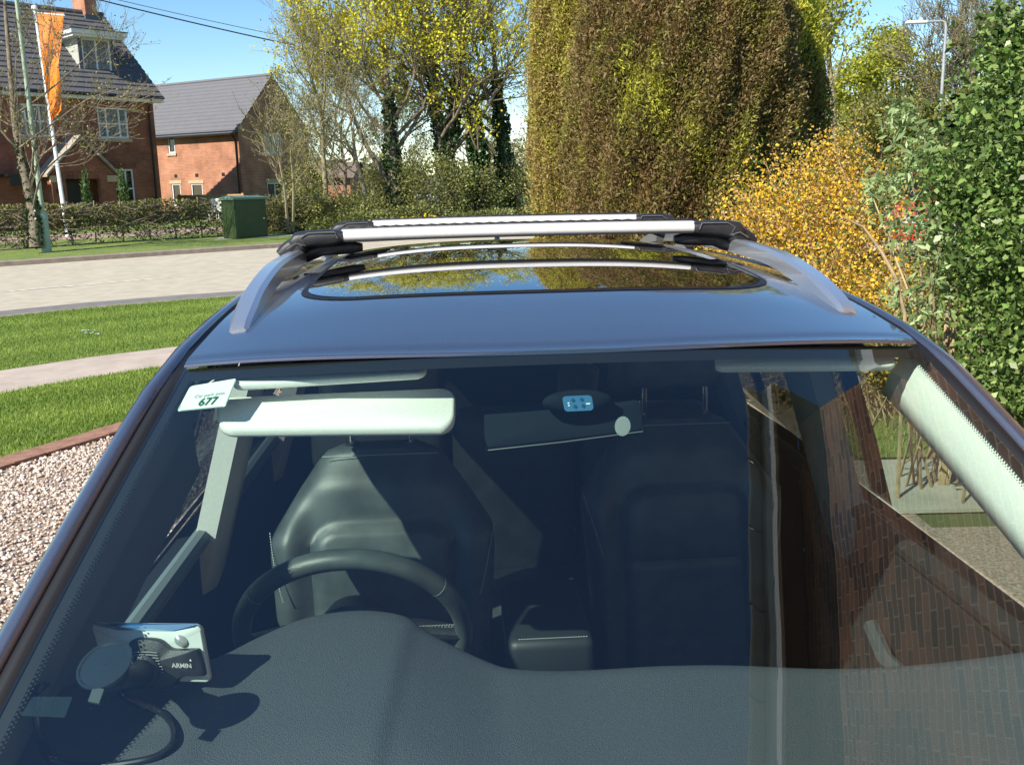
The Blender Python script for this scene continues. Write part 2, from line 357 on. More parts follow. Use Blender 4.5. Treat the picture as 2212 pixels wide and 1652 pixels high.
PL = [(-13, -1.6), (-7.7, 4.5), (-5.5, 7.3), (-4.66, 8.4), (-4.13, 9.0), (-3.53, 9.5), (-2.0, 10.05), (1, 10.6)]
EDG = [(-8.5, -2.5), (-5.2, 3.2), (-3.57, 6.3), (-3.08, 7.2), (-2.5, 7.9), (-1.6, 8.4), (1, 9)]
VERGE1 = PU+off_line(NEAR, -.115)[:8][::-1]
LAWN1 = PL+[EDG[-1]]+EDG[:-1][::-1]
VERGE2 = off_line(FAR, .29)+[(38, 60), (-50, 60), (-60, 10)]
plate('footpath', PU+PL[::-1], .008, M['path'])
grassm = mat('mown turf', (.12, .17, .03), .95, col2=(.17, .22, .045), scale=2.2, detail=10)
plate('verge_turf', VERGE1, .010, grassm); plate('lawn_turf', LAWN1, .010, grassm); plate('far_verge_turf', VERGE2, .030, grassm)
GR = [(-8.9, -2.6)]+off_line(EDG, -.22)[1:]+[(2.2, 9), (2.2, 4.75), (12, 4.75), (12, -4), (-9, -4)]
plate('gravel_drive', GR, .004, M['gravbase'])
b = MB(); rr = random.Random(3)
L = dense(EDG, .22); Lo = off_line(L, -.21)
for i in range(len(L)-1):
    q = [L[i], L[i+1], Lo[i+1], Lo[i]]; c = (sum(p[0] for p in q)/4, sum(p[1] for p in q)/4); h = .028+rr.random()*.012
    q = [(c[0]+(p[0]-c[0])*.965, c[1]+(p[1]-c[1])*.965) for p in q]
    b.add([(x, y, gz(y)-.03) for x, y in q]+[(x, y, gz(y)+h) for x, y in q], [(4, 5, 6, 7), (0, 1, 5, 4), (1, 2, 6, 5), (2, 3, 7, 6), (3, 0, 4, 7)])
b.build('brick_edging', M['edging'])['kind'] = 'structure'
LAWN2 = [(2.25, 5.95), (2.25, 11.2), (4, 13), (8, 18.5), (30, 30), (30, 5.95)]
plate('garden_lawn', LAWN2, .010, grassm)
for i in range(8):
    x0 = 1.9+i*.915
    plate('paving_slab', [(x0, 4.95), (x0+.90, 4.95), (x0+.90, 5.85), (x0, 5.85)], .008, M['slab'], thick=.02)

def blades(name, poly, n, rng, h, label, box, m):
    (x0, x1, y0, y1) = box; pts = []
    X = rng.uniform(x0, x1, n*4); Y = rng.uniform(y0, y1, n*4)
    for x, y in zip(X, Y):
        if inpoly(x, y, poly): pts.append((x, y))
        if len(pts) >= n: break
    A = np.array(pts); n = len(A); z = .0215*np.maximum(0, A[:, 1]-3)
    base = np.column_stack([A, z+.008]); th = rng.uniform(0, 6.28, n); wd = rng.uniform(.003, .006, n)
    hh = h*rng.uniform(.5, 1.2, n); side = np.column_stack([np.cos(th)*wd, np.sin(th)*wd, 0*th])
    tip = base+np.column_stack([rng.normal(0, .35, n)*hh, rng.normal(0, .35, n)*hh, hh])
    V = np.stack([base-side, base+side, tip], 1).reshape(-1, 3)
    # mown stripes: sheen of alternate bent passes put into the blade colour
    st = .5+.35*np.sin(((A[:, 0]*-.55+A[:, 1]*.83))*2*pi/1.15)+.15*rng.normal(size=n)
    o = npmesh(name, V, np.arange(n*3).reshape(-1, 3), np.clip(st, 0, 1), m, k=3)
    tag(o, label, 'grass', kind='stuff')
gm = leafmat('grass blades', (.17, .265, .04), (.31, .41, .075), trans=.35)
rng = np.random.default_rng(5)
blades('lawn_grass', LAWN1, 100000, rng, .035, 'short green striped lawn between the brick edging and the footpath', (-6.5, 1.0, 4.5, 10.7), gm)
blades('verge_grass', VERGE1, 140000, rng, .035, 'mown green verge between the footpath and the road', (-10, 1.2, 8.5, 16.6), gm)
blades('far_verge_grass', VERGE2, 45000, rng, .05, 'green verge across the road in front of the hedge', (-17, 1, 19, 31.5), gm)
blades('garden_grass', LAWN2, 60000, rng, .05, 'garden lawn behind the shrubs on the right', (2.25, 8.5, 5.95, 15), gm)

def pebbles(n, rng):
    bm = bmesh.new(); bmesh.ops.create_icosphere(bm, subdivisions=1, radius=1); iv = np.array([v.co[:] for v in bm.verts]); fi = np.array([[v.index for v in f.verts] for f in bm.faces]); bm.free()
    X = rng.uniform(-3.6, -.75, n*2); Y = rng.uniform(1.2, 8.0, n*2); ok = np.array([inpoly(x, y, GR) for x, y in zip(X, Y)]); X = X[ok][:n]; Y = Y[ok][:n]
    n = len(X); s = rng.uniform(.006, .014, (n, 1))*(1+.8*(rng.random((n, 1)) > .94))*np.array([1, .75, .55]); th = rng.uniform(0, 6.28, n)
    V = iv[None]*s[:, None, :]*rng.uniform(.85, 1.15, (n, 12, 1)); c, s_ = np.cos(th)[:, None], np.sin(th)[:, None]
    V = np.stack([V[..., 0]*c-V[..., 1]*s_, V[..., 0]*s_+V[..., 1]*c, V[..., 2]], -1)
    V += np.stack([X, Y, .0215*np.maximum(0, Y-3)+.008+rng.uniform(0, .008, n)], -1)[:, None, :]
    Fq = (fi[None]+np.arange(n)[:, None, None]*12).reshape(-1, 3)
    o = npmesh('gravel_stones', V.reshape(-1, 3), Fq, np.repeat(rng.random(n), 20), leafmat('stone chips', (.36, .25, .18), (.60, .48, .38), (.80, .73, .65), trans=0, rough=.8), k=3)
    tag(o, 'pale pink and buff gravel of the drive beside the car', 'gravel', kind='stuff')
pebbles(42000, rng)

# distant hills
b = MB(); n = 60; rr = random.Random(8); r1 = []; r0 = []
for i in range(n+1):
    a = lerp(-1.25, 1.25, i/n); d = 520+60*sin(i*.7); r0.append((sin(a)*d*.72, cos(a)*d*.72, -2)); r1.append((sin(a)*d, cos(a)*d, 13+5*sin(i*.31+1)+2*sin(i*1.3)+(4 if i < 24 else 0)))
r2 = [(x*1.5, y*1.5, z+3) for x, y, z in r1]
b.loft([r0, r1, r2], closed=False)
b.build('hills', mat('hazy wooded hill', (.07, .09, .075), 1, col2=(.10, .115, .09), scale=.05, detail=8))['kind'] = 'structure'

#==BUILDINGS==
def opening_wall(b, x0, x1, z0, z1, ops, T, rev=.09):
    xs = sorted({x0, x1, *[o[0] for o in ops], *[o[2] for o in ops]}); zs = sorted({z0, z1, *[o[1] for o in ops], *[o[3] for o in ops]})
    for a, c in zip(xs, xs[1:]):
        for d, e in zip(zs, zs[1:]):
            if any(o[0] <= (a+c)/2 <= o[2] and o[1] <= (d+e)/2 <= o[3] for o in ops): continue
            b.add([T(a, 0, d), T(c, 0, d), T(c, 0, e), T(a, 0, e)], [(0, 1, 2, 3)])
    for (a, d, c, e) in ops:
        b.add([T(a, 0, d), T(c, 0, d), T(c, 0, e), T(a, 0, e), T(a, -rev, d), T(c, -rev, d), T(c, -rev, e), T(a, -rev, e)], [(0, 1, 5, 4), (1, 2, 6, 5), (2, 3, 7, 6), (3, 0, 4, 7)])
def window(parent, T, o, cols, rows, blind=False, lead=0, sill=True, rev=.09, name='window'):
    a, d, c, e = o; fr = .065; b = MB(); y = -rev
    def bx(x0, z0, x1, z1, d0, d1, bb=None): (bb or b).add([T(x0, d0, z0), T(x1, d0, z0), T(x1, d0, z1), T(x0, d0, z1), T(x0, d1, z0), T(x1, d1, z0), T(x1, d1, z1), T(x0, d1, z1)], [(0, 3, 2, 1), (4, 5, 6, 7), (0, 1, 5, 4), (1, 2, 6, 5), (2, 3, 7, 6), (3, 0, 4, 7)])
    bx(a, d, a+fr, e, y, y+.06); bx(c-fr, d, c, e, y, y+.06); bx(a+fr, d, c-fr, d+fr, y, y+.06); bx(a+fr, e-fr, c-fr, e, y, y+.06)
    cx = [a+fr+(c-a-2*fr)*q for q in cols]; cz = [d+fr+(e-d-2*fr)*q for q in rows]
    for q in cx: bx(q-.03, d+fr, q+.03, e-fr, y, y+.055)
    for q in cz: bx(a+fr, q-.03, c-fr, q+.03, y, y+.05)
    w_ = b.build(name, M['white_up'], parent)
    g = MB(); g.add([T(a+.03, y+.02, d+.03), T(c-.03, y+.02, d+.03), T(c-.03, y+.02, e-.03), T(a+.03, y+.02, e-.03)], [(0, 1, 2, 3)]); pn = g.build('pane', M['paneb'] if blind else M['pane'], w_)
    if lead:
        g = MB()
        for i in range(1, lead): x = lerp(a+fr, c-fr, i/lead); bx(x-.006, d+fr, x+.006, e-fr, y+.021, y+.03, g)
        k = int((e-d)/.28)
        for i in range(1, k): z = lerp(d+fr, e-fr, i/k); bx(a+fr, z-.006, c-fr, z+.006, y+.031, y+.036, g)
        g.build('glazing_lead', M['lead'], w_)
    if sill:
        g = MB(); bx(a-.09, d-.13, c+.09, d-.002, -.05, .06, g); g.build('sill', M['stone'], w_)
    return w_
def roof_slope(b, xl, xr, y0, z0, y1, z1, n, lift=.06, hipr=0, hipl=0):
    for k in range(n):
        a, c = k/n, (k+1)/n
        A = (lerp(y0, y1, a), lerp(z0, z1, a)); B = (lerp(y0, y1, c), lerp(z0, z1, c))
        ra, rb = xr-hipr*a, xr-hipr*c; la, lb = xl+hipl*a, xl+hipl*c
        b.add([(la, A[0], A[1]+lift), (ra, A[0], A[1]+lift), (rb, B[0], B[1]+.004), (lb, B[0], B[1]+.004), (la, A[0], A[1]-.005), (ra, A[0], A[1]-.005)], [(0, 1, 2, 3), (0, 4, 5, 1)])

def house_one():
    z0 = .76; C = Vector((-14.15, 39.59, 0)); rz = radians(48)
    h = thing('brick_house', C, 'large red brick house with dormer and gabled porch behind the hedge at left', 'house', rz=rz)
    EV, D, W = 5.72, 8.0, 14.0
    Tf = lambda s, d, z: (s, -d, z)
    Tr = lambda s, d, z: (d, s, z)
    ops = [(-2.32, 4.07, -1.12, 5.23), (-2.26, 1.46, -1.11, 2.90), (-5.35, 4.07, -4.15, 5.23), (-8.0, 1.45, -6.8, 2.9), (-8.0, 4.06, -6.8, 5.24)]
    b = MB(); opening_wall(b, -W, 0, z0-.6, EV, ops, Tf); opening_wall(b, 0, D, z0-.6, EV, [], Tr)
    b.add([(-W, 0, z0-.6), (-W, D, z0-.6), (-W, D, EV), (-W, 0, EV), (0, D, z0-.6), (0, D, EV)], [(0, 1, 2, 3), (1, 4, 5, 2)])
    b.build('wall', M['brick1'], h)
    for i, o in enumerate(ops): window(h, Tf, o, (.27, .75), (.47,), blind=i in (0, 2), lead=6 if i in (0, 2, 4) else 0, sill=i in (0, 2, 4))
    for o in ops: b = MB(); b.add([(o[0]-.1, -.004, o[3]), (o[2]+.1, -.004, o[3]), (o[2]+.16, -.004, o[3]+.30), (o[0]-.16, -.004, o[3]+.30)], [(0, 1, 2, 3)]); b.build('window_arch', M['soldier'], h)
    # roof with a hip at the right-hand end
    hx = -.15; rise = 3.62
    b = MB(); roof_slope(b, -W-.2, .3, -.35, EV-.05, D/2, EV+rise, 17, hipr=0, hipl=0)
    roof_slope(b, -W-.2, .3, D+.35, EV-.05, D/2, EV+rise, 17, hipr=0, hipl=0)
    rx = -hx
    b.add([(0, 0, EV-.1), (0, D, EV-.1), (0, D/2, EV+rise-.1), (-W, 0, EV-.1), (-W, D, EV-.1), (-W, D/2, EV+rise-.1)], [(0, 1, 2), (3, 4, 5)])
    roof = b.build('roof', M['tile1'], h)
    b = MB(); b.tube([(-W-.2, D/2, EV+rise+.02), (.3, D/2, EV+rise+.02)], .11, 8); b.build('ridge_tiles', M['tile1'], roof, smooth=True)
    b = MB(); b.box((-.62, D/2-.35, EV+rise-.9), (-.12, D/2+.75, EV+rise+1.5)); b.box((-.67, D/2-.40, EV+rise+1.5), (-.07, D/2+.80, EV+rise+1.64)); b.build('chimney', M['brick2'], roof)
    b = MB(); b.box((-.65, D/2-.38, EV+rise-.9), (-.09, D/2+.78, EV+rise-.10)); b.build('lead_flashing', M['lead'], roof)
    b = MB(); b.box((-W-.2, -.33, EV-.24), (.3, -.30, EV-.03)); b.box((-W-.2, -.30, EV-.24), (.3, -.002, EV-.20)); b.build('fascia', M['white_up'], h)
    b = MB(); b.tube([(-W-.2, -.39, EV-.07), (.3, -.39, EV-.07)], .055, 8); b.tube([(-.24, -.36, EV-.1), (-.24, -.10, EV-.45), (-.24, -.07, EV-.6), (-.24, -.07, z0)], .042, 8); b.build('gutter', M['gutter'], h, smooth=True)
    # dormer
    dx0, dx1, dz0, dz1 = -2.38, -.98, 6.50, 7.86
    yf = .85
    dm = MB(); dm.box((dx0, yf, dz0), (dx0+.13, yf+3, dz1)); dm.box((dx1-.13, yf, dz0), (dx1, yf+3, dz1)); dm.box((dx0+.13, yf, dz0), (dx1-.13, yf+.1, dz0+.15))
    dorm = dm.build('dormer', M['lead'], h)
    dm = MB(); dm.box((dx0-.012, yf+.02, dz0+.1), (dx0-.002, yf+2.6, dz1)); dm.build('dormer_cheek', mat('dormer render', (.40, .41, .36), .8), dorm)
    window(dorm, lambda s, d, z: (s, yf-d, z), (dx0+.13, dz0+.15, dx1-.13, dz1), (.5,), (), blind=True, lead=6, sill=False, name='dormer_window')
    dm = MB(); dm.box((dx0-.32, yf-.35, dz1), (dx1+.32, yf+3.4, dz1+.10)); dm.box((dx0-.40, yf-.43, dz1+.10), (dx1+.40, yf+3.4, dz1+.26)); dm.build('dormer_cornice', M['white_up'], dorm)
    dm = MB(); dm.box((dx0-.44, yf-.47, dz1+.26), (dx1+.44, yf+3.6, dz1+.30)); dm.build('dormer_roof', M['lead'], dorm)
    dm = MB(); dm.add([(dx0-.2, -.02+.2, 6.0), (dx1+.2, -.02+.2, 6.0), (dx1+.2, yf+.05, 6.56), (dx0-.2, yf+.05, 6.56)], [(0, 1, 2, 3)]); dm.build('lead_apron', mat('pale lead', (.28, .30, .33), .5), dorm)
    # porch
    px0, px1, pe, pa, pd = -4.74, -2.34, 2.72, 4.0, .95
    pw = MB(); Tp = lambda s, d, z: (s, -pd-d, z)
    opening_wall(pw, px0, px1, z0-.6, pe, [(-4.22, z0-.6, -2.92, 2.52)], Tp, rev=.3)
    pw.add([(px0, -pd, pe), (px1, -pd, pe), ((px0+px1)/2, -pd, pa-.12)], [(0, 1, 2)])
    pw.add([(px0, -pd, z0-.6), (px0, 0, z0-.6), (px0, 0, pe), (px0, -pd, pe)], [(0, 1, 2, 3)]); pw.add([(px1, -pd, z0-.6), (px1, 0, z0-.6), (px1, 0, pe), (px1, -pd, pe)], [(0, 1, 2, 3)])
    po = pw.build('porch', M['brick1'], h)
    pr = MB(); xm = (px0+px1)/2
    for s in (-1, 1):
        xe = px0-.18 if s < 0 else px1+.18
        pr.add([(xe, -pd-.12, pe-.12), (xm, -pd-.12, pa), (xm, 0, pa), (xe, 0, pe-.12), (xe, -pd-.12, pe-.02), (xm, -pd-.12, pa+.11), (xm, 0, pa+.11), (xe, 0, pe-.02)], [(0, 1, 2, 3), (4, 7, 6, 5), (0, 4, 5, 1), (0, 3, 7, 4)])
    pr.build('porch_roof', mat('pale mortar edged tile', (.33, .28, .22), .85, var=.15, scale=5), po)
    k = MB(); k.box((px1-.32, -pd-.06, pe-.32), (px1+.05, -pd+.06, pe-.08)); k.build('kneeler_stone', M['stone'], po)
    k = MB(); k.box((px0-.05, -pd-.06, pe-.32), (px0+.32, -pd+.06, pe-.08)); k.build('kneeler_stone', M['stone'], po)
    k = MB(); k.box((-4.22, -pd-.004, 2.52), (-2.92, -pd+.0, 2.78)); k.build('porch_lintel', M['soldier'], po)
    k = MB(); k.box((-4.15, -.08, z0), (-3.25, -.02, 2.5)); dr = k.build('front_door', M['door'], h)
    k = MB(); k.box((-3.25, -.10, z0), (-3.18, -.02, 2.5)); k.box((-4.22, -.10, z0), (-4.15, -.02, 2.5)); k.build('door_frame', M['white_up'], dr)
    k = MB(); k.box((-4.60, -pd-.02, 2.0), (-4.33, -pd-.002, 2.17)); pl = k.build('number_plaque', M['gutter'], po)
    text_mesh('3', .13, M['white'], 'plaque_digit', pl, Matrix.Translation((-4.465, -pd-.024, 2.085)) @ Matrix.Rotation(radians(90), 4, 'X'))
    k = MB(); k.box((-6.2, -.9, 2.62), (-5.2, -.02, 2.72)); k.box((-6.15, -.88, 2.3), (-5.25, -.84, 2.62)); k.build('canopy', M['gutter'], h)
house_one()

def house_two():
    C = Vector((-13.0, 47.57, 0)); rz = math.atan2(-.48, .877); z0 = .2; EV, D, W, AP = 4.92, 5.14, 12.5, 7.55
    h = thing('brick_house', C, 'smaller orange brick house with plain grey roof, right of the porch house', 'house', rz=rz)
    Tf = lambda s, d, z: (s, -d, z)
    Tr = lambda s, d, z: (d, s, z)
    of = [(-4.86, 3.94, -4.38, 4.78), (-4.97+.1, 1.3, -4.25, 2.42), (-3.5, 1.3, -2.7, 2.40)]
    orr = [(1.71, 3.79, 3.05, 4.81), (1.76, 1.2, 2.93, 2.36)]
    b = MB(); opening_wall(b, -W, 0, z0-.8, EV, of, Tf); opening_wall(b, 0, D, z0-.8, EV, orr, Tr)
    b.add([(0, 0, EV), (0, D, EV), (0, D/2, AP)], [(0, 1, 2)]); b.add([(-W, 0, z0-.8), (-W, D, z0-.8), (-W, D, EV), (-W, D/2, AP), (-W, 0, EV), (0, D, z0-.8), (0, D, EV)], [(0, 1, 2, 3, 4), (1, 5, 6, 2)])
    b.build('wall', M['brick2'], h)
    window(h, Tf, of[0], (), ()); window(h, Tf, of[1], (), ()); window(h, Tf, of[2], (), ())
    window(h, Tr, orr[0], (.5,), ()); window(h, Tr, orr[1], (.5,), (), sill=False)
    for o in of[1:]: b = MB(); b.box((o[0]-.12, -.02, o[3]), (o[2]+.12, .05, o[3]+.16)); b.build('stone_lintel', M['stone'], h)
    b = MB(); b.box((-.05, orr[1][0]-.1, orr[1][3]), (.02, orr[1][2]+.1, orr[1][3]+.18)); b.build('stone_lintel', M['stone'], h)
    for y in (-.02, D-.28): b = MB(); b.box((-.05, y, EV-.02), (.03, y+.30, EV+.22)); b.build('kneeler_stone', M['stone'], h)
    b = MB(); p = (AP-EV)/(D/2)
    roof_slope(b, -W-.1, .08, -.3, EV-.3*p+.08, D/2, AP+.08, 15); roof_slope(b, -W-.1, .08, D+.3, EV-.3*p+.08, D/2, AP+.08, 15)
    rf = b.build('roof', M['tile2'], h)
    b = MB(); b.tube([(-W-.1, D/2, AP+.1), (.1, D/2, AP+.1)], .09, 8); b.build('ridge_tiles', M['tile2'], rf, smooth=True)
    b = MB(); b.box((-W, -.25, EV-.16), (.05, -.003, EV-.06)); b.build('fascia', M['gutter'], h)
    b = MB(); b.tube([(-W, -.33, EV-.22), (.08, -.33, EV-.22)], .055, 8); b.tube([(-.17, -.32, EV-.25), (-.17, -.1, EV-.5), (-.17, -.06, EV-.7), (-.17, -.06, z0)], .042, 8)
    b.build('gutter', M['gutter'], h, smooth=True)
    for x in (-4.49, -3.01, -1.2): b = MB(); b.box((x-.1, -.015, 2.72), (x+.1, .01, 2.88)); b.build('air_vent', M['gutter'], h)
    b = MB(); b.tube([(.05, 4.1, 4.7), (.3, 4.15, 4.72)], .02, 6); dish = [(.30+.05*(1-q*q), 4.15+.19*q*cos(a), 4.72+.24*q*sin(a)) for q in (.01, .5, 1) for a in [2*pi*k/14 for k in range(14)]]
    b.add(dish, [(r*14+k, r*14+(k+1) % 14, (r+1)*14+(k+1) % 14, (r+1)*14+k) for r in range(2) for k in range(14)]); b.build('satellite_dish', M['white'], h, smooth=True)
    # lower lean-to behind, dark slate
    b = MB(); b.add([(-.5, D+.02, 3.55), (-.5, D+1.9, 2.45), (-4, D+1.9, 2.45), (-4, D+.02, 3.55), (-.5, D+1.9, 2.35), (-.5, D+.02, 3.45)], [(0, 1, 2, 3), (0, 1, 4, 5)])
    b.build('lean_to_roof', mat('dark slate', (.03, .035, .045), .5), h)
    b = MB(); b.box((-4, D+.02, -.5), (-.55, D+1.6, 2.4)); b.build('lean_to', M['brick2'], h)
house_two()
# garden fence in front of house two
f = thing('timber_fence', P(455, 470, 41), 'pale close boarded garden fence in front of the sunlit brick wall', 'fence', rz=math.atan2(-.48, .877))
fp = P(455, 470, 41); b = MB(); rr = random.Random(1)
for i in range(26): x = -1.9+i*.15; b.box((x, rr.random()*.01, -1.3), (x+.14, .025, .78+.01*rr.random()))
f.location = (fp.x, fp.y, 1.05); b.build('boards', M['fencew'], f)
for x in (-1.9, -.1, 1.85): b = MB(); b.box((x, .03, -1.3), (x+.1, .13, .82)); b.build('post', M['fencew'], f)
for z in (-.9, .4): b = MB(); b.box((-1.9, .03, z), (1.9, .08, z+.1)); b.build('rail', M['fencew'], f)
for (u, lab) in ((467, 'left of the two white garden chair backs seen over the hedge'), (483, 'right of the two white garden chair backs seen over the hedge')):
    p = P(u, 440, 40); c = thing('garden_chair', (p.x, p.y, .75), lab, 'chair', 'white garden chairs')
    b = MB(); b.rbox((-.22, -.02, .42), (.22, .02, .92), .012); b.build('backrest', M['white'], c)
    b = MB(); b.rbox((-.23, -.48, .38), (.23, 0, .42), .012); b.build('seat', M['white'], c)
    for x in (-.2, .2):
        for y in (-.45, -.02): b = MB(); b.tube([(x, y, 0), (x, y, .38)], .02, 6); b.build('leg', M['white'], c)

# distant brick bungalow beyond the slender trees
h = thing('brick_house', P(712, 430, 62).xy.to_3d()+Vector((0, 0, .2)), 'far low brick house with orange walls glimpsed between the slender bare trees', 'house')
b = MB(); b.box((-3.0, 0, -.6), (1.4, 6, 2.6)); b.build('wall', M['brick2'], h)
b = MB(); roof_slope(b, -3.3, 1.7, -.4, 2.5, 3, 3.6, 9); roof_slope(b, -3.3, 1.7, 6.4, 2.5, 3, 3.6, 9); b.add([(-3.2, 0, 2.6), (-3.2, 6, 2.6), (-3.2, 3, 3.5)], [(0, 1, 2)]); b.add([(1.4, 0, 2.6), (1.4, 6, 2.6), (1.4, 3, 3.5)], [(0, 1, 2)]); b.build('roof', mat('dull brown tile', (.20, .15, .12), .85, var=.15, scale=3), h)
b = MB(); b.box((-1.6, -.03, .8), (-.6, .0, 2)); b.build('window', M['pane'], h)

# the house beside the car: only its reflection in the windscreen is seen
def side_house():
    a = radians(-9.5); h = thing('brick_house', (2.11, .9, 0), 'brown brick house close beside the car, seen mirrored in its windscreen', 'house', rz=a)
    # local y runs along the wall, wall face at x=0 facing -x
    EV = 5.5; y0, y1 = -9.0, 2.62
    T = lambda s, d, z: (-d, s, z)
    b = MB(); b.add([T(y0, 0, -.1), T(y1, 0, -.1), T(y1, 0, EV), T(y0, 0, EV), (7, y1, -.1), (7, y1, EV), (7, y0, -.1), (7, y0, EV), (3.5, y1, 9), (3.5, y0, 9)], [(0, 1, 2, 3), (1, 4, 5, 8, 2), (0, 3, 9, 7, 6), (4, 6, 7, 5)])
    b.build('wall', M['brick3'], h)
    b = MB(); b.box((-.24, y0, EV+.02), (-.002, y1+.28, EV+.05)); b.build('soffit', mat('brown soffit', (.20, .14, .10), .7, var=.1, scale=3), h)
    b = MB(); b.box((-.27, y0, EV-.13), (-.242, y1+.30, EV+.2)); b.add([(-.27, y1+.30, EV-.13), (.55, y1+.30, EV-.13), (.55, y1+.30, EV+.72), (-.27, y1+.30, EV+.2)], [(0, 1, 2, 3)]); b.build('fascia', M['white_up'], h)
    b = MB(); n = 9; prof = [(-.345-.06*cos(t), EV+.19-.06*sin(t)) for t in [lerp(0, pi, i/8) for i in range(9)]]
    b.loft([[(x, y, z) for x, z in prof] for y in (y0, y1+.3)], closed=False); b.build('gutter', mat('grey plastic gutter', (.30, .31, .30), .5), h, smooth=True)
    for k in range(14):
        yy = y1+.1-k*.62; b = MB(); b.tube([(x, yy+.01*abs(i-4), z-.004) for i, (x, z) in enumerate([(-.345-.064*cos(t), EV+.19-.064*sin(t)) for t in [lerp(0, pi, i/8) for i in range(9)]])], .010, 4); b.build('gutter_bracket', M['gutter'], h)
    b = MB(); roof_slope(b, 0, 1, 0, 0, 1, 1, 1)
    b = MB(); k = 30
    for i in range(34):
        ya = y0+i*.36; yb = min(ya+.355, y1+.35)
        if ya > y1+.2: break
        zt = EV+.2+.012*(i % 2); b.add([(-.37, ya, zt+.06), (-.37, yb, zt+.08), (3.5, yb, zt+.02+3.3), (3.5, ya, zt+3.3), (-.37, ya, zt+.03), (-.37, yb, zt+.045)], [(0, 1, 2, 3), (0, 4, 5, 1)])
        b.add([(-.37, ya, zt+.03), (-.37, yb, zt+.045), (-.2, yb, zt+.19), (-.2, ya, zt+.17)], [(0, 1, 2, 3)])
    b.add([(7.4, y0, EV+.15), (7.4, y1+.3, EV+.15), (3.5, y1+.3, EV+3.5), (3.5, y0, EV+3.5)], [(0, 1, 2, 3)]); b.build('roof', M['tile3'], h)
    # lower wing carrying on from the corner
    E2 = 3.55; ya, yb = 2.4, 3.07
    b = MB(); b.box((-.02, ya, -.1), (4, yb, E2)); b.build('wing_wall', M['brick3'], h)
    b = MB(); b.add([(-.28, ya-.1, E2-.02), (-.28, yb+.1, E2-.02), (-.02, yb+.1, E2-.02), (-.02, ya-.1, E2-.02)], [(0, 1, 2, 3)]); b.box((-.31, ya-.12, E2-.03), (-.28, yb+.12, E2+.17)); b.build('wing_fascia', M['white_up'], h)
    b = MB(); b.add([(-.36, ya-.1, E2+.17), (-.36, yb+.1, E2+.17), (2, yb+.1, E2+1.7), (2, ya-.1, E2+1.7)], [(0, 1, 2, 3)]); b.add([(4.3, ya-.1, E2+.17), (4.3, yb+.1, E2+.17), (2, yb+.1, E2+1.7), (2, ya-.1, E2+1.7)], [(0, 1, 2, 3)]); b.build('wing_roof', M['tile3'], h)
side_house()

#==STREET==
# green cabinet
p = Vector((-7.75, 28.35, gz(28.3)+.03)); c = thing('utility_cabinet', p, 'dark green metal street cabinet with pale sloping lid on the far verge', 'cabinet', rz=radians(54))
b = MB(); b.rbox((-.58, -.29, 0), (.58, .29, 1.10), .015); b.build('body', M['cabg'], c)
b = MB(); b.add([(-.62, -.33, 1.10), (.62, -.33, 1.10), (.62, .33, 1.10), (-.62, .33, 1.10), (-.62, -.33, 1.16), (.62, -.33, 1.16), (.59, .05, 1.22), (-.59, .05, 1.22), (.62, .33, 1.16), (-.62, .33, 1.16)], [(0, 1, 5, 4), (4, 5, 6, 7), (7, 6, 8, 9), (1, 2, 8, 6, 5), (0, 4, 7, 9, 3), (2, 3, 9, 8), (0, 3, 2, 1)]); b.build('lid', M['cabtop'], c)
b = MB(); b.box((-.55, -.302, .05), (.55, -.291, 1.05)); dd = b.build('door', M['cabg'], c)
b = MB(); b.tube([(.45, -.32, .55), (.45, -.30, .55)], .02, 8); b.build('lock', M['chrome'], dd)
plate('cabinet_plinth', [(-8.5, 27.6), (-7.1, 28.3), (-6.2, 28.9), (-6.9, 29.4), (-8.6, 28.5)], .034, M['slab'])
# lamp post at left
p = P(100, 533, 24.3); zb = gz(p.y)
c = thing('street_lamp', (p.x, p.y, zb), 'pale green lamp post with fat base beside the ivy clad street tree', 'street lamp')
b = MB(); b.tube([(0, 0, -.1), (0, 0, .03), (0, 0, .98), (0, 0, 1.05), (0, 0, 1.08)], [.135, .12, .12, .10, .06], 20); b.build('base', M['post'], c, smooth=True)
b = MB(); b.tube([(0, 0, 1.05), (0, 0, 7.6), (.05, -.1, 7.9), (.35, -.5, 8.05)], [.062, .045, .04, .03], 14); b.build('column', M['post'], c, smooth=True)
b = MB(); b.rbox((.1, -.85, 8.0), (.34, -.42, 8.12), .04, Matrix.Rotation(.2, 4, 'Z')); b.build('lamp_head', M['postg'], c)
# lamp post at right, far
pt = P(2043, 50, 42); pb = P(2030, 265, 42); pa = P(1962, 50, 42)
c = thing('street_lamp', (pb.x, pb.y, 0), 'tall grey lamp post with one long arm above the yellow green trees', 'street lamp')
H = pt.z-.05
b = MB(); b.tube([(0, 0, -1), (0, 0, 1), (0, 0, H-.25), (-.06, 0, H-.06), (-.2, 0, H), (-1.0, 0, H-.02)], [.12, .09, .06, .055, .05, .04], 12); b.build('column', M['postg'], c, smooth=True)
b = MB(); b.rbox((-1.75, -.14, H-.10), (-.85, .14, H+.03), .05); b.tube([(-1.1, 0, H+.02), (-1.1, 0, H+.14)], .06, 10); b.build('lamp_head', M['white'], c, smooth=True)
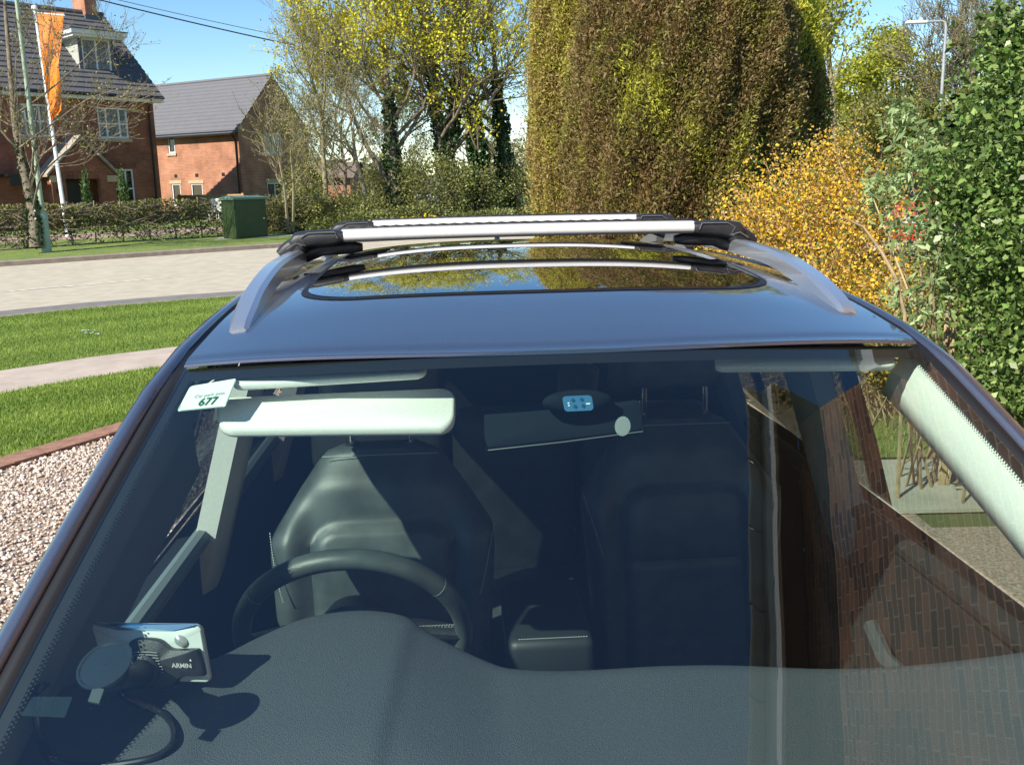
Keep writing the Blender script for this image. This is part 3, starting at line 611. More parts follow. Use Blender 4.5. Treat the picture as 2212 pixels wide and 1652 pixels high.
# flag
D_ = 30; a0 = P(143, 470, D_); a1 = P(75, 22, D_)
c = thing('flag', (a0.x, a0.y, a0.z-1.2), 'orange vertical banner flag on a leaning white pole behind the hedge', 'flag')
o = c.location
b = MB(); b.tube([a0-o-Vector((0, 0, 1.2)), a1-o], [.07, .045], 10); b.build('pole', M['white'], c, smooth=True)
b = MB(); b.tube([P(78, 28, D_)-o, P(140, 34, D_)-o], .02, 6); b.tube([a1-o+Vector((0, 0, -.05)), a1-o+Vector((0, 0, .02)), a1-o+Vector((0, 0, .12)), a1-o+Vector((0, 0, .15))], [.05, .10, .08, .02], 10); b.build('top_arm', M['white'], c, smooth=True)
rows = [(28, 80, 138), (60, 82, 135), (100, 87, 132), (140, 92, 126), (180, 98, 131), (215, 103, 133), (238, 106, 132), (250, 108, 122), (258, 110, 114)]
V = []; nu = 9
rw = []
for i in range(len(rows)-1):
    for k in range(4): t = k/4; rw.append([lerp(rows[i][j], rows[i+1][j], t) for j in range(3)])
rw.append(rows[-1]); 
for j, (v, ul, ur) in enumerate(rw):
    for i in range(nu): V.append(P(lerp(ul, ur, i/(nu-1)), v, D_+.10*sin(i*.9+j*.35)*(j/len(rw)))-o)
b = MB(); b.add(V, [(j*nu+i, j*nu+i+1, (j+1)*nu+i+1, (j+1)*nu+i) for j in range(len(rw)-1) for i in range(nu-1)]); fl = b.build('banner', M['orange'], c, smooth=True, sharp=90)
at_ = fl.data.attributes.new('var', 'FLOAT', 'FACE'); at_.data.foreach_set('value', [.35+.3*((k//8) % 3)/2 for k in range(len(fl.data.polygons))])
rightv = (P(140, 34, D_)-P(78, 28, D_)).normalized(); upv = (P(78, 28, D_)-P(110, 250, D_)).normalized(); fw = rightv.cross(upv).normalized()
def flagm(u, v): m4 = Matrix((rightv, upv, fw)).transposed().to_4x4(); m4.translation = P(u, v, D_-.16)-o; return m4
text_mesh('RIS', .42, M['ink'], 'banner_lettering', fl, flagm(112, 106))
b = MB(); 
for k in range(5):
    a = k*2*pi/5+.4; q = Vector((cos(a)*.09, sin(a)*.09+.0, 0)); b.add([flagm(112, 65) @ (q+Vector((dx, dy, 0))) for dx, dy in ((-.06, 0), (0, -.045), (.06, 0), (0, .045))], [(0, 1, 2, 3)])
b.build('banner_emblem', M['ink'], fl)
# overhead wires
for k, ((u0, v0), (u1, v1), sag, lab) in enumerate([((60, -40), (1000, 170), 30, 'thicker overhead cable crossing the sky above the two brick houses'), ((130, -30), (1000, 150), 26, 'thinner overhead cable running just above the thicker one')]):
    pts = []
    for i in range(21):
        t = i/20; u = lerp(u0, u1, t); v = lerp(v0, v1, t)+sag*4*t*(1-t)*.35; pts.append(P(u, v, 30+6*t))
    b = MB(off=pts[0]); b.tube(pts, [.022, .010][k], 5); tag(b.build('overhead_cable', M['wire']), lab, 'cable')

#==PLANTS==
def polyline_tree(name, label, group, seed, trunks, bm, fol, cat='tree', twig=None, ivy=None, base=None):
    """trunks: list of (pts, r0, r1, nlimbs, limbL, depth)"""
    rng = np.random.default_rng(seed); b0 = Vector(trunks[0][0][0]) if base is None else base
    root = thing(name, b0, label, cat, group)
    lines = []; tips = []; trl = []
    for (pts, r0, r1, nl, LL, dep, prm) in trunks:
        pts = catmull([Vector(p)-b0 for p in pts], 4); n = len(pts); rad = [lerp(r0, r1, i/(n-1)) for i in range(n)]
        trl.append((pts, rad))
        for k in range(nl):
            f = prm.get('f0', .3)+(1-prm.get('f0', .3))*(k+rng.random())/nl; i = min(n-2, int(f*(n-1))); p = pts[i].lerp(pts[i+1], f*(n-1)-i)
            d = (pts[i+1]-pts[i]).normalized(); a = Vector(rng.normal(size=3)); a.y *= .6; a = (a-d*a.dot(d)).normalized()
            dd = (d*prm.get('fwd', .7)+a*prm.get('out', .9)).normalized()
            grow(rng, p, dd, LL*(1.15-.6*f)*(.8+.4*rng.random()), rad[i]*prm.get('lr', .45), dep, lines, tips, prm.get('nk', (3, 5)), prm.get('spread', .65), prm.get('up', .10), .62, prm.get('wob', .12), prm.get('minr', .006))
    branchmesh('trunk', trl, bm, root)
    branchmesh('branches', lines, bm, root, 5)
    T = np.array([[p[:] for p in t] for t in tips]) if tips else np.zeros((0, 4, 3))
    if fol and len(T):
        m, nper, size, sc = fol
        C = np.repeat(T.reshape(-1, 3), math.ceil(nper), 0); C = C[rng.random(len(C)) < nper/math.ceil(nper)]; C = C+rng.normal(0, sc, C.shape)
        if fol and len(C) > 120000: C = C[rng.permutation(len(C))[:120000]]
        foliage('leaves', rng, C, rng.uniform(size*.6, size*1.3, len(C)), m, root, .7)
    if ivy:
        im, z0, z1, n, rr_, size, idx = ivy
        C = []
        for ti in idx:
            pts, rad = trl[ti]
            for k in range(n):
                f = rng.random()*(len(pts)-1); i = int(f); i = min(i, len(pts)-2); p = pts[i].lerp(pts[i+1], f-i)
                h = p.z
                if not (z0 <= h <= z1): continue
                w_ = rr_*(1-.6*(h-z0)/(z1-z0))*(.75+.5*abs(sin(h*2.1+ti))); q = rng.normal(size=3); q[2] *= .6; q /= np.linalg.norm(q)
                C.append(np.array(p[:])+q*w_*(rng.random()**.35))
        C = np.array(C); foliage('ivy', rng, C, rng.uniform(size*.6, size*1.3, len(C)), im, root, .85)
    return root
ivym = leafmat('ivy leaves', (.008, .022, .006), (.025, .06, .015), (.05, .10, .025), trans=.12, rough=.35)
flowm = leafmat('yellow green blossom', (.50, .50, .03), (.72, .68, .05), (.90, .82, .07), trans=.45)
budm = leafmat('olive buds', (.16, .17, .05), (.30, .29, .08), (.44, .40, .12), trans=.3)
sagem = leafmat('pale spring leaves', (.16, .20, .035), (.32, .36, .06), trans=.4)
# main yellow-green tree group across the road
TD = 32
def TP(pts, t): return [P(u, v, t) for u, v in pts]
polyline_tree('sycamore_tree', 'ivy clad tree with yellow green blossom, leftmost big trunk of the clump across the road', None, 11,
 [(TP([(868, 490), (858, 420), (845, 330), (842, 270), (838, 200), (825, 90), (800, -60)], TD), .24, .05, 15, 3.4, 3, dict(f0=.32, out=.9, up=.07)),
  (TP([(858, 420), (800, 330), (760, 240), (730, 120), (715, 20)], TD), .10, .02, 9, 2.4, 3, dict(f0=.35))], M['bark'], (flowm, 1.5, .105, .11),
 ivy=(ivym, .2, 4.6, 2600, .42, .13, [0]))
polyline_tree('sycamore_tree', 'tall forking ivy clad tree with yellow green blossom in the middle of the clump', None, 12,
 [(TP([(962, 490), (968, 400), (950, 300), (935, 190), (915, 80), (900, -80)], TD+1), .24, .06, 16, 3.6, 3, dict(f0=.32, up=.07)),
  (TP([(966, 400), (972, 300), (985, 200), (1000, 90), (1015, -60)], TD+1), .20, .05, 13, 3.2, 3, dict(f0=.3, up=.07)),
  (TP([(975, 330), (1040, 250), (1070, 200), (1110, 150)], TD+1), .10, .03, 6, 2.0, 2, dict(f0=.4))], M['bark'], (flowm, 1.5, .105, .11),
 ivy=(ivym, .2, 6.0, 3000, .40, .13, [0, 1]))
polyline_tree('sycamore_tree', 'dark ivy covered trunk with thin yellow green crown, just left of the brown conifer', None, 13,
 [(TP([(1088, 492), (1092, 400), (1086, 300), (1076, 210), (1065, 100), (1050, -60)], TD+2), .22, .05, 15, 3.2, 3, dict(f0=.35, up=.07)),
  (TP([(1076, 215), (1030, 180), (985, 150), (960, 90)], TD+2), .09, .03, 6, 1.8, 2, dict(f0=.3)),
  (TP([(1045, 480), (1040, 380), (1030, 300), (1020, 240)], TD+1), .14, .04, 6, 1.6, 2, dict(f0=.4))], M['bark'], (flowm, 1, .11, .12),
 ivy=(ivym, .2, 5.2, 4200, .46, .14, [0, 2]))
# slender bare trees
polyline_tree('bare_tree', 'tall slender bare tree with pale trunk right of the second house', None, 14,
 [(TP([(706, 500), (704, 420), (698, 330), (694, 250), (676, 180), (655, 110), (640, 50)], 31), .10, .015, 16, 1.9, 3, dict(f0=.2, out=.75, minr=.004, nk=(2, 4))),
  (TP([(696, 260), (702, 200), (700, 130), (690, 60)], 31), .05, .012, 8, 1.3, 2, dict(f0=.2))], M['barkolive'], (budm, .35, .06, .05))
polyline_tree('bare_tree', 'leaning bare tree between the slender pale tree and the ivy trunks', None, 15,
 [(TP([(798, 495), (790, 430), (770, 350), (738, 290), (722, 255), (700, 190)], 31), .10, .02, 12, 1.9, 3, dict(f0=.25, minr=.004, nk=(2, 4))),
  (TP([(772, 360), (760, 280), (752, 200)], 31), .06, .015, 8, 1.4, 2, dict(f0=.2, minr=.004))], M['barkolive'], (budm, .4, .07, .06))
polyline_tree('thorn_tree', 'small twiggy tree with olive buds in front of the second house gable', None, 16,
 [(TP([(622, 500), (616, 420), (606, 360), (592, 300), (575, 250)], 29), .05, .010, 11, 1.25, 2, dict(f0=.2, out=1.0, minr=.005, nk=(4, 6))),
  (TP([(633, 500), (634, 400), (628, 330), (632, 270), (640, 220)], 29), .045, .010, 11, 1.25, 2, dict(f0=.2, out=1.0, minr=.005, nk=(4, 6)))], M['barkolive'], (budm, .45, .06, .05))
# street tree at left
polyline_tree('street_tree', 'ivy clad street tree with fine budding twigs, beside the pale green lamp post', None, 17,
 [(TP([(78, 535), (74, 470), (60, 400), (42, 320), (30, 240), (22, 150), (10, 0)], 24), .16, .04, 13, 2.0, 3, dict(f0=.25, out=1.0, minr=.003, up=.08, nk=(2, 4), lr=.3)),
  (TP([(72, 450), (90, 380), (140, 330), (190, 290)], 23.5), .032, .012, 9, 1.4, 2, dict(f0=.2, minr=.004)),
  (TP([(30, 250), (100, 200), (180, 130), (240, 60)], 23.6), .03, .008, 9, 1.5, 2, dict(f0=.15, minr=.004)),
  (TP([(42, 320), (110, 270), (190, 215), (270, 190)], 23.5), .03, .008, 9, 1.4, 2, dict(f0=.15, minr=.004))], M['bark'], (budm, .5, .055, .04),
 ivy=(ivym, .1, 3.2, 1500, .20, .09, [0]))

def bush(name, label, cat, seed, c, r, n, m, size, group=None, base=None, stems=18, sm=None, aspect=.6, clump=10, kind=None, flat=0, up=.2):
    rng = np.random.default_rng(seed); c = Vector(c); b0 = Vector((c.x, c.y, gz(c.y))) if base is None else Vector(base)
    root = thing(name, b0, label, cat, group)
    cc = rng.normal(size=(clump*8, 3)); cc /= np.linalg.norm(cc, axis=1)[:, None]; cc *= rng.uniform(.35, 1.0, (len(cc), 1))**.6
    idx = rng.integers(0, len(cc), n); C = cc[idx]+rng.normal(0, .16, (n, 3)); C = C*np.array(r)+np.array((c-b0)[:])
    C = C[C[:, 2] > .02]
    d = C-np.array((c-b0)[:]); d /= np.linalg.norm(d, axis=1)[:, None]+1e-9; d[:, 2] += up
    foliage('foliage', rng, C, rng.uniform(size*.6, size*1.35, len(C)), m, root, aspect, d, .7)
    ls = []
    for k in range(stems):
        q = Vector(cc[rng.integers(0, len(cc))]); tgt = Vector((q.x*r[0], q.y*r[1], q.z*r[2]))*.95+c-b0; s = Vector((rng.normal()*.12*r[0], rng.normal()*.12*r[1], 0))
        mid = s.lerp(tgt, .5)+Vector(rng.normal(size=3))*.06*r[0]; ls.append((catmull([s, mid, tgt], 3), [lerp(.02, .005, i/6) for i in range(7)]))
    branchmesh('stems', ls, sm or M['bark2'], root)
    return root
# laid hedge across the road
hedm = leafmat('hedge leaves', (.08, .09, .03), (.19, .19, .06), (.34, .34, .09), trans=.3)
def hedge():
    rng = np.random.default_rng(20); A = [(-19, 22.0), (-13.6, 25.6), (-11.7, 27.2), (-9.2, 28.85), (-7.6, 29.6), (-6.0, 30.3)]
    root = thing('hedge', (-12, 27, gz(27)), 'long laid hedge with bare twigs and stakes between the far verge and the houses', 'hedge'); o = np.array(root.location[:])
    seg = [np.array(a) for a in dense(A, .05)]; n = 17000; i = rng.integers(0, len(seg), n); Q = np.array([seg[k] for k in i])
    z = rng.uniform(0, 1, n)**.75; dens = .5+.5*np.sin(Q[:, 0]*1.7)*np.sin(Q[:, 0]*.63+1); keep = (z > .28+.12*np.sin(Q[:, 0]*3)) | (rng.random(n) < .35); keep &= rng.random(n) < (.55+.45*dens)
    Q = Q[keep]; z = z[keep]; m_ = len(Q); Y = Q[:, 1]+rng.normal(0, .16, m_)
    C = np.column_stack([Q[:, 0]+rng.normal(0, .1, m_), Y, .0215*(Q[:, 1]-3)+z*(1.14+.06*np.sin(Q[:, 0]*2.3))+.03])-o
    foliage('leaves', rng, C, rng.uniform(.05, .11, m_), hedm, root, .7)
    ls = []
    for k in range(1500):
        q = seg[rng.integers(0, len(seg))]; zz = rng.uniform(.02, 1.05); ln = rng.uniform(.3, 1.0); s = Vector((q[0], q[1]+rng.normal()*.12, gz(q[1])+zz))-Vector(o)
        d = Vector((rng.normal(.5, .6), rng.normal(.3, .3), rng.normal(.15, .35))).normalized()*ln; e = s+d
        e.z = min(e.z, gz(q[1])+1.2-o[2]); ls.append(([s, s.lerp(e, .5)+Vector(rng.normal(size=3))*.05, e], [.011, .008, .004]))
    branchmesh('twigs', ls, M['bark'], root)
    for k, q in enumerate(dense(A, .62)): s = Vector((q[0], q[1], gz(q[1])-.05))-Vector(o); branchmesh('stake', [([s, s+Vector((rng.normal()*.04, 0, 1.28))], [.028, .022])], M['barkpale'], root)
hedge()
# drive surface seen through the hedge
plate('shared_drive', [(-22, 24.5), (-6, 33.2), (-7, 36), (-24, 27)], .036, mat('pink block paving', (.34, .24, .19), .9, var=.12, scale=5))
for u, v, t in ((189, 452, 33), (270, 452, 33)):
    q = P(u, v, t); bush('cypress_shrub', 'young column shaped conifer left of the ground floor window' if u < 200 else 'young column shaped conifer in front of the ground floor window', 'shrub', u, (q.x, q.y, 1.7), (.17, .17, .95), 1600, leafmat('young conifer', (.05, .10, .03), (.13, .20, .06), trans=.2), .10, base=(q.x, q.y, .7), stems=3, up=1.4, aspect=.35)
ev = leafmat('dark undergrowth leaves', (.08, .09, .028), (.16, .175, .05), (.28, .29, .08), trans=.25)
ol = leafmat('olive undergrowth leaves', (.15, .16, .05), (.28, .28, .08), (.42, .40, .12), trans=.35)
for i, (u, v, t, r, n, m_, lab) in enumerate([
 (665, 455, 30, (1.0, .8, .75), 5200, ol, 'low olive green bush right of the green cabinet'),
 (762, 462, 30.5, (1.05, .8, .75), 5200, ol, 'low olive hedge clump under the leaning bare tree'),
 (600, 470, 30.6, (.7, .6, .6), 3000, ol, 'small olive bush directly behind the green cabinet'),
 (850, 410, 33, (1.2, 1, 1.1), 6000, ol, 'loose olive bush under the leftmost ivy trunk'),
 (935, 420, 31.5, (1.5, 1, 1.25), 9000, ev, 'wide dark green bush between the two ivy trunks'),
 (1025, 430, 32.5, (1.1, 1, 1.1), 6500, ev, 'dark bush just left of the ivy covered trunk'),
 (1120, 425, 34, (.9, .9, 1.2), 5200, ev, 'dark bush squeezed between ivy trunk and brown conifer'),
 (890, 475, 29.6, (1.6, .6, .42), 5500, ev, 'low green ground plants at the road edge with daffodils'),
 (1060, 478, 29.4, (1.7, .6, .38), 5200, ev, 'low green weeds at the foot of the ivy covered trunk'),
 (760, 485, 29.3, (1.6, .6, .33), 4200, ev, 'low green weeds below the olive hedge clump'),
 (660, 405, 36, (1.0, 1, 1.3), 3000, ol, 'straggly olive bush against the second house corner')]):
    q = P(u, v, t); bush('bush', lab, 'bush', 40+i, q, r, int(n*.8), m_, .085, stems=70, sm=M['bark'], base=(q.x, q.y, gz(min(q.y, 30))-.05))
dafm = leafmat('daffodil yellow', (.8, .55, .01), (.9, .7, .02), trans=.3); dst = mat('green stalk', (.08, .16, .03)); drr = np.random.default_rng(3)
for k in range(9):
    q0 = P(866+k*9+drr.normal()*3, 480, 28.7+drr.normal()*.1)
    dg = thing('daffodil', (q0.x, q0.y, gz(q0.y)), 'yellow daffodil among the daffodils at the far road edge under the ivy trunks', 'flower', 'daffodils at the far road edge'); h_ = .34+.18*drr.random()
    foliage('flower_head', drr, drr.normal(0, .02, (5, 3))+np.array([0, 0, h_]), .10, dafm, dg, 1)
    b = MB(); b.tube([(0, 0, 0), (0, 0, h_)], .008, 3, cap=False); b.build('stalk', dst, dg)
drr = np.random.default_rng(9)
for k in range(12):
    q0 = P(172+drr.random()*40, 722+drr.random()*8, 12.0); zz = G_ = None
    d_ = ray(172+drr.random()*42, 720+drr.random()*10); tq = 10.5
    for _ in range(30): tq = (gz(d_.y*tq)-CZ)/d_.z
    dg = thing('daisy', (d_.x*tq, d_.y*tq, gz(d_.y*tq)+.035), 'tiny white daisy in the little cluster on the verge grass', 'flower', 'daisies on the verge')
    b = MB(); b.add([(.016*cos(a), .016*sin(a), .012+.003*cos(a*3)) for a in [2*pi*i/8 for i in range(8)]], [tuple(range(8))]); b.build('petals', M['white'], dg); b = MB(); b.tube([(0, 0, -.03), (0, 0, .012)], .002, 4); b.build('stalk', dst, dg)
# conifers
conm = leafmat('cypress sprays', (.30, .19, .085), (.215, .185, .055), (.66, .66, .08), trans=.35)
conm2 = leafmat('golden cypress sprays', (.38, .27, .10), (.46, .41, .085), (.68, .70, .10), trans=.35)
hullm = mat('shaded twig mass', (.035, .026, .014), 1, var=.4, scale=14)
def conifer(label, seed, cx, cy, r, H, n, m, z0=0, bright=None, pw=.55, size=.058):
    rng = np.random.default_rng(seed); g = gz(cy); root = thing('conifer', (cx, cy, g), label, 'tree')
    def R(th, h):
        f = np.clip(h/H, 0, 1); prof = np.minimum(1, .86+.35*f)*(1-.10*np.clip((f-.35)/.4, 0, 1))*np.sqrt(np.clip(1-np.clip((f-.5)/.5, 0, 1)**2.2, 0, 1))
        return r*prof*(1+.06*np.sin(th*3+h*.8+seed)+.05*np.sin(th*7+h*2.1)+.035*np.sin(th*13-h*4))
    th = rng.uniform(0, 2*pi, n); h = H*rng.random(n)**.9
    rad = R(th, h)*(1-.13*rng.random(n)**1.6)+np.where(rng.random(n) < .08, .14*rng.random(n), 0)
    C = np.column_stack([np.cos(th)*rad, np.sin(th)*rad, h]); d = np.column_stack([np.cos(th)*.8, np.sin(th)*.8, np.full(n, .75)])
    v = .30+.24*fnoise(C, 1.5, seed+1)+.34*fnoise(C, 6, seed+2)+.14*rng.normal(size=n)
    if bright is not None: v += bright(C)
    foliage('crown', rng, C, rng.uniform(size*.5, size*1.3, n), m, root, .34, d, .75, np.clip(v, 0, 1))
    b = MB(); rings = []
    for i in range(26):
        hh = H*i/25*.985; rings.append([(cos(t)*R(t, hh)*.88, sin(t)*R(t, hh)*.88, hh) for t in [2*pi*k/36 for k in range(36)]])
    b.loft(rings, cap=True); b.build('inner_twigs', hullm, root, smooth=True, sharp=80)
    b = MB(); b.tube([(0, 0, -.1), (0, 0, H*.8)], [r*.08, .02], 8); b.build('trunk', M['bark2'], root, smooth=True)
def br_main(C):
    px = C[:, 0]; z = C[:, 2]
    blob = lambda x, zz, sx, sz, a: a*np.exp(-((px-x)/sx)**2-((z-zz)/sz)**2)*(C[:, 1] < .3)
    return blob(-.5, 2.75, .42, .55, .36)+blob(-.1, 2.1, .25, .4, .25)+blob(.9, 2.6, .8, 1.8, .12)-.06*(px > .2)
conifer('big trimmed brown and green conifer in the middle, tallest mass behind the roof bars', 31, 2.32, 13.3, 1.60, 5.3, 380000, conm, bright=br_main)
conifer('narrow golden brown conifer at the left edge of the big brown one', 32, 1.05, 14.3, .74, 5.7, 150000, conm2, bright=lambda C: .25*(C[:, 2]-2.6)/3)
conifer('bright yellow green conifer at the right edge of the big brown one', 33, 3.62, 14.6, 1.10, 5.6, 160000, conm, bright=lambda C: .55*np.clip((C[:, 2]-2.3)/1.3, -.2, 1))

# shrubs on the right
berm = leafmat('orange berberis blossom', (.50, .33, .08), (.82, .47, .04), (.95, .70, .05), trans=.35)
berl = leafmat('berberis leaf', (.07, .12, .02), (.16, .22, .04), trans=.3)
def shrub2(name, label, cat, seed, blobs, leafsets, stems, sm, base, r_st=.009, fan=.3):
    rng = np.random.default_rng(seed); base = Vector(base); root = thing(name, base, label, cat); allc = []
    for (c, r) in blobs:
        q = rng.normal(size=(26, 3)); q /= np.linalg.norm(q, axis=1)[:, None]; q *= rng.uniform(.25, 1, (26, 1))**.5; allc.append(q*np.array(r)+np.array((Vector(c)-base)[:]))
    K = np.concatenate(allc)
    for (nm, m, n, size, aspect, sig, out) in leafsets:
        C = K[rng.integers(0, len(K), n)]+rng.normal(0, sig, (n, 3)); C = C[C[:, 2] > .03]; d = rng.normal(size=C.shape); d[:, 2] = np.abs(d[:, 2])*.6+.2; d[:, 1] -= out
        foliage(nm, rng, C, rng.uniform(size*.55, size*1.3, len(C)), m, root, aspect, d, .5)
    ls = []
    for k in range(stems):
        t = Vector(K[rng.integers(0, len(K))]); s = Vector((rng.normal()*fan, rng.normal()*fan, 0)); mid = s.lerp(t, .5)+Vector(rng.normal(size=3))*.08; q = catmull([s, mid, t+(t-mid).normalized()*.08], 4)
        ls.append((q, [lerp(r_st, r_st*.3, i/(len(q)-1)) for i in range(len(q))]))
    branchmesh('stems', ls, sm, root, 5)
    return root
def blb(u, v, t, r): return (P(u, v, t), r)
shrub2('flowering_shrub', 'wide shrub covered in orange and yellow blossom beside the car roof', 'shrub', 51,
 [blb(1700, 440, 8.2, (.55, .45, .42)), blb(1790, 420, 8.0, (.45, .45, .40)), blb(1660, 520, 8.3, (.4, .4, .35)), blb(1780, 540, 7.8, (.55, .5, .5)), blb(1870, 500, 7.6, (.38, .4, .40)), blb(1860, 620, 7.2, (.5, .45, .5)), blb(1740, 640, 7.8, (.6, .5, .4)), blb(1600, 560, 8.6, (.35, .35, .3)), blb(1930, 700, 6.9, (.4, .4, .45)), blb(1800, 380, 8.2, (.25, .3, .28)), blb(1800, 780, 7.6, (.7, .5, .5))],
 [('blossom', berm, 22000, .028, .8, .115, .1), ('dry_leaves', leafmat('tan berberis leaf', (.52, .34, .14), (.75, .55, .25), trans=.3), 15000, .028, .5, .12, .1), ('leaves', berl, 9000, .032, .6, .13, .3)], 330, mat('thin brown stem', (.36, .24, .12), .9, var=.2), P(1800, 900, 7.8).xy.to_3d()+Vector((0, 0, .1)), .006, .4)
grl = leafmat('glossy green leaves', (.04, .075, .018), (.12, .19, .045), (.34, .44, .14), trans=.25, rough=.35)
shrub2('leafy_shrub', 'tall dense bright green leafy shrub at the right edge', 'shrub', 52,
 [blb(2185, 170, 5.6, (.20, .3, .26)), blb(2195, 85, 5.6, (.09, .2, .12)), blb(2140, 330, 5.5, (.24, .35, .24)), blb(2200, 330, 5.4, (.4, .4, .45)), blb(2080, 430, 5.6, (.16, .25, .15)), blb(2160, 480, 5.3, (.4, .4, .35)), blb(2150, 590, 5.4, (.2, .3, .16)), blb(2230, 560, 5.2, (.35, .4, .35)), blb(2210, 700, 5.1, (.16, .3, .22)), blb(2170, 830, 5.0, (.22, .3, .18)), blb(2280, 200, 5.6, (.24, .4, .5)), blb(2290, 450, 5.4, (.3, .4, .6)), blb(2120, 880, 5.2, (.25, .3, .18)), blb(2300, 800, 5.1, (.3, .3, .5))],
 [('leaves', grl, 17000, .047, .62, .095, .1), ('young_leaves', leafmat('fresh leaves', (.12, .24, .04), (.26, .42, .10), trans=.4), 3000, .042, .6, .10, .5)], 18, M['barkpale'], P(2130, 1000, 5.7).xy.to_3d()+Vector((0, 0, .06)), .008, .3)
bud2 = leafmat('grey green buddleia leaves', (.14, .22, .07), (.28, .38, .15), (.42, .52, .25), trans=.3)
shrub2('buddleia', 'open shrub with long grey green leaves and cut pale stems in front of the blossom', 'shrub', 53,
 [blb(1960, 380, 5.8, (.14, .2, .14)), blb(1940, 260, 6.2, (.09, .15, .10)), blb(2000, 330, 5.9, (.10, .15, .14)), blb(1975, 500, 5.5, (.16, .2, .12)), blb(2020, 560, 5.4, (.12, .2, .14)), blb(1990, 660, 5.3, (.16, .2, .14)), blb(1900, 420, 5.8, (.07, .1, .08))],
 [('leaves', bud2, 1500, .07, .30, .05, .3)], 18, M['barkpale'], P(2060, 960, 5.6).xy.to_3d()+Vector((0, 0, .06)), .011, .16)
c = thing('cut_stems', P(2060, 1010, 5.75).xy.to_3d()+Vector((0, 0, .05)), 'cluster of pruned pale upright stems with the lawn behind them', 'plant'); rr = random.Random(6); o = c.location
b = MB()
for (u0, v0, u1, v1) in [(2030, 860, 2045, 700), (2052, 860, 2078, 610), (2068, 870, 2118, 600), (2040, 900, 2058, 640), (2085, 870, 2135, 650), (2030, 880, 2060, 740), (2018, 860, 2022, 700), (2075, 880, 2085, 720), (2100, 860, 2160, 690), (1985, 690, 1990, 560), (2045, 690, 2048, 600)]:
    a = P(u0, v0, 5.6); d = P(u1, v1, 5.6); b.tube([a-o+(a-d)*.8, a-o, a.lerp(d, .5)-o+Vector((rr.gauss(0, .01), 0, 0)), d-o], [.016, .014, .011, .008], 6)
b.build('stems', M['barkpale'], c, smooth=True)
c = thing('cut_stems', P(1950, 900, 5.3).xy.to_3d()+Vector((0, 0, .05)), 'long dry broken pale stem slanting through the blossom shrub', 'plant'); o = c.location
b = MB(); b.tube([P(u, v, 5.25)-o for u, v in ((1820, 470), (1865, 490), (1905, 545), (1935, 600), (1955, 680))], [.004, .006, .009, .010, .010], 6); b.tube([P(1955, 680, 5.25)-o, Vector((0, 0, 0))], [.010, .012], 6); b.build('stem', M['barkpale'], c, smooth=True)
tall = shrub2('laurel_hedge', 'dark laurel and ivy growth at the lower right behind the garden', 'shrub', 54, [blb(2180, 420, 9.5, (.8, .6, 1.2)), blb(2260, 600, 9.0, (.7, .6, .8))], [('leaves', leafmat('dark laurel', (.01, .03, .006), (.035, .08, .015), trans=.2), 9000, .09, .6, .14, .3)], 30, M['bark2'], P(2220, 700, 9.4).xy.to_3d()+Vector((0, 0, .1)))

# background trees on the right
ygm = leafmat('spring yellow green leaves', (.20, .22, .03), (.36, .38, .045), (.54, .53, .07), trans=.4)
ygm2 = leafmat('olive spring leaves', (.12, .12, .03), (.22, .21, .045), (.34, .32, .07), trans=.35)
def bgtree(label, seed, u, vt, t, wpx, m, n, size, vb=470, name='broadleaf_tree', lob=16, dens=.18):
    rng = np.random.default_rng(seed); top = P(u, vt, t); bot = P(u, vb, t); W = wpx/2/F*t; g = 0.0
    root = thing(name, (bot.x, bot.y, -.3), label, 'tree'); o = np.array(root.location[:]); H = top.z
    cc = []
    for k in range(lob):
        f = (k+rng.random())/lob; z = lerp(H*.22, H*.93, f); ww = W*.9*sqrt(max(.05, 1-((f-.35)/.68)**2)); a = rng.uniform(0, 2*pi); q = ww*sqrt(rng.random())
        cc.append((bot.x+cos(a)*q, bot.y+sin(a)*q*.8, z, W*rng.uniform(.22, .42)))
    cc.append((top.x, top.y, H*.93, W*.3))
    cc = np.array(cc); i = rng.integers(0, len(cc), n); q = rng.normal(size=(n, 3)); q /= np.linalg.norm(q, axis=1)[:, None]; q *= rng.uniform(.1, 1.0, (n, 1))**dens
    C = cc[i, :3]+q*cc[i, 3:4]*(1+.15*rng.normal(size=(n, 1)))-o
    foliage('crown', rng, C, rng.uniform(size*.6, size*1.3, n), m, root, .7)
    ls = [([Vector((0, 0, -.3)), Vector((.1, 0, H*.3)), Vector((0, 0, H*.7))], [W*.07, W*.05, W*.02])]
    for c_ in cc: e = Vector(c_[:3]-o); s = Vector((0, 0, lerp(H*.12, e.z*.7, rng.random()))); ls.append(([s, s.lerp(e, .5)+Vector((0, 0, .1*H*rng.random())), e], [W*.03, W*.02, W*.008]))
    for k in range(70): c_ = cc[rng.integers(0, len(cc))]; e = Vector(c_[:3]-o); d = Vector(rng.normal(size=3)).normalized()*c_[3]*1.15; d.z = abs(d.z); ls.append(([e, e+d*.6, e+d], [W*.008, W*.005, W*.003]))
    branchmesh('trunk', ls, M['bark'], root)
bgtree('rounded yellow green tree crown behind the tall lamp post', 61, 1930, 70, 50, 250, ygm, 17000, .16)
bgtree('lower yellow green tree beside the conifer on its right', 62, 1835, 130, 46, 200, ygm, 13000, .16)
bgtree('olive green tree mass below the rounded yellow green crown', 63, 1890, 230, 38, 330, ygm2, 18000, .14, lob=20)
bgtree('olive tree behind the leafy shrub on the far right', 64, 2110, 200, 42, 260, ygm2, 12000, .14)
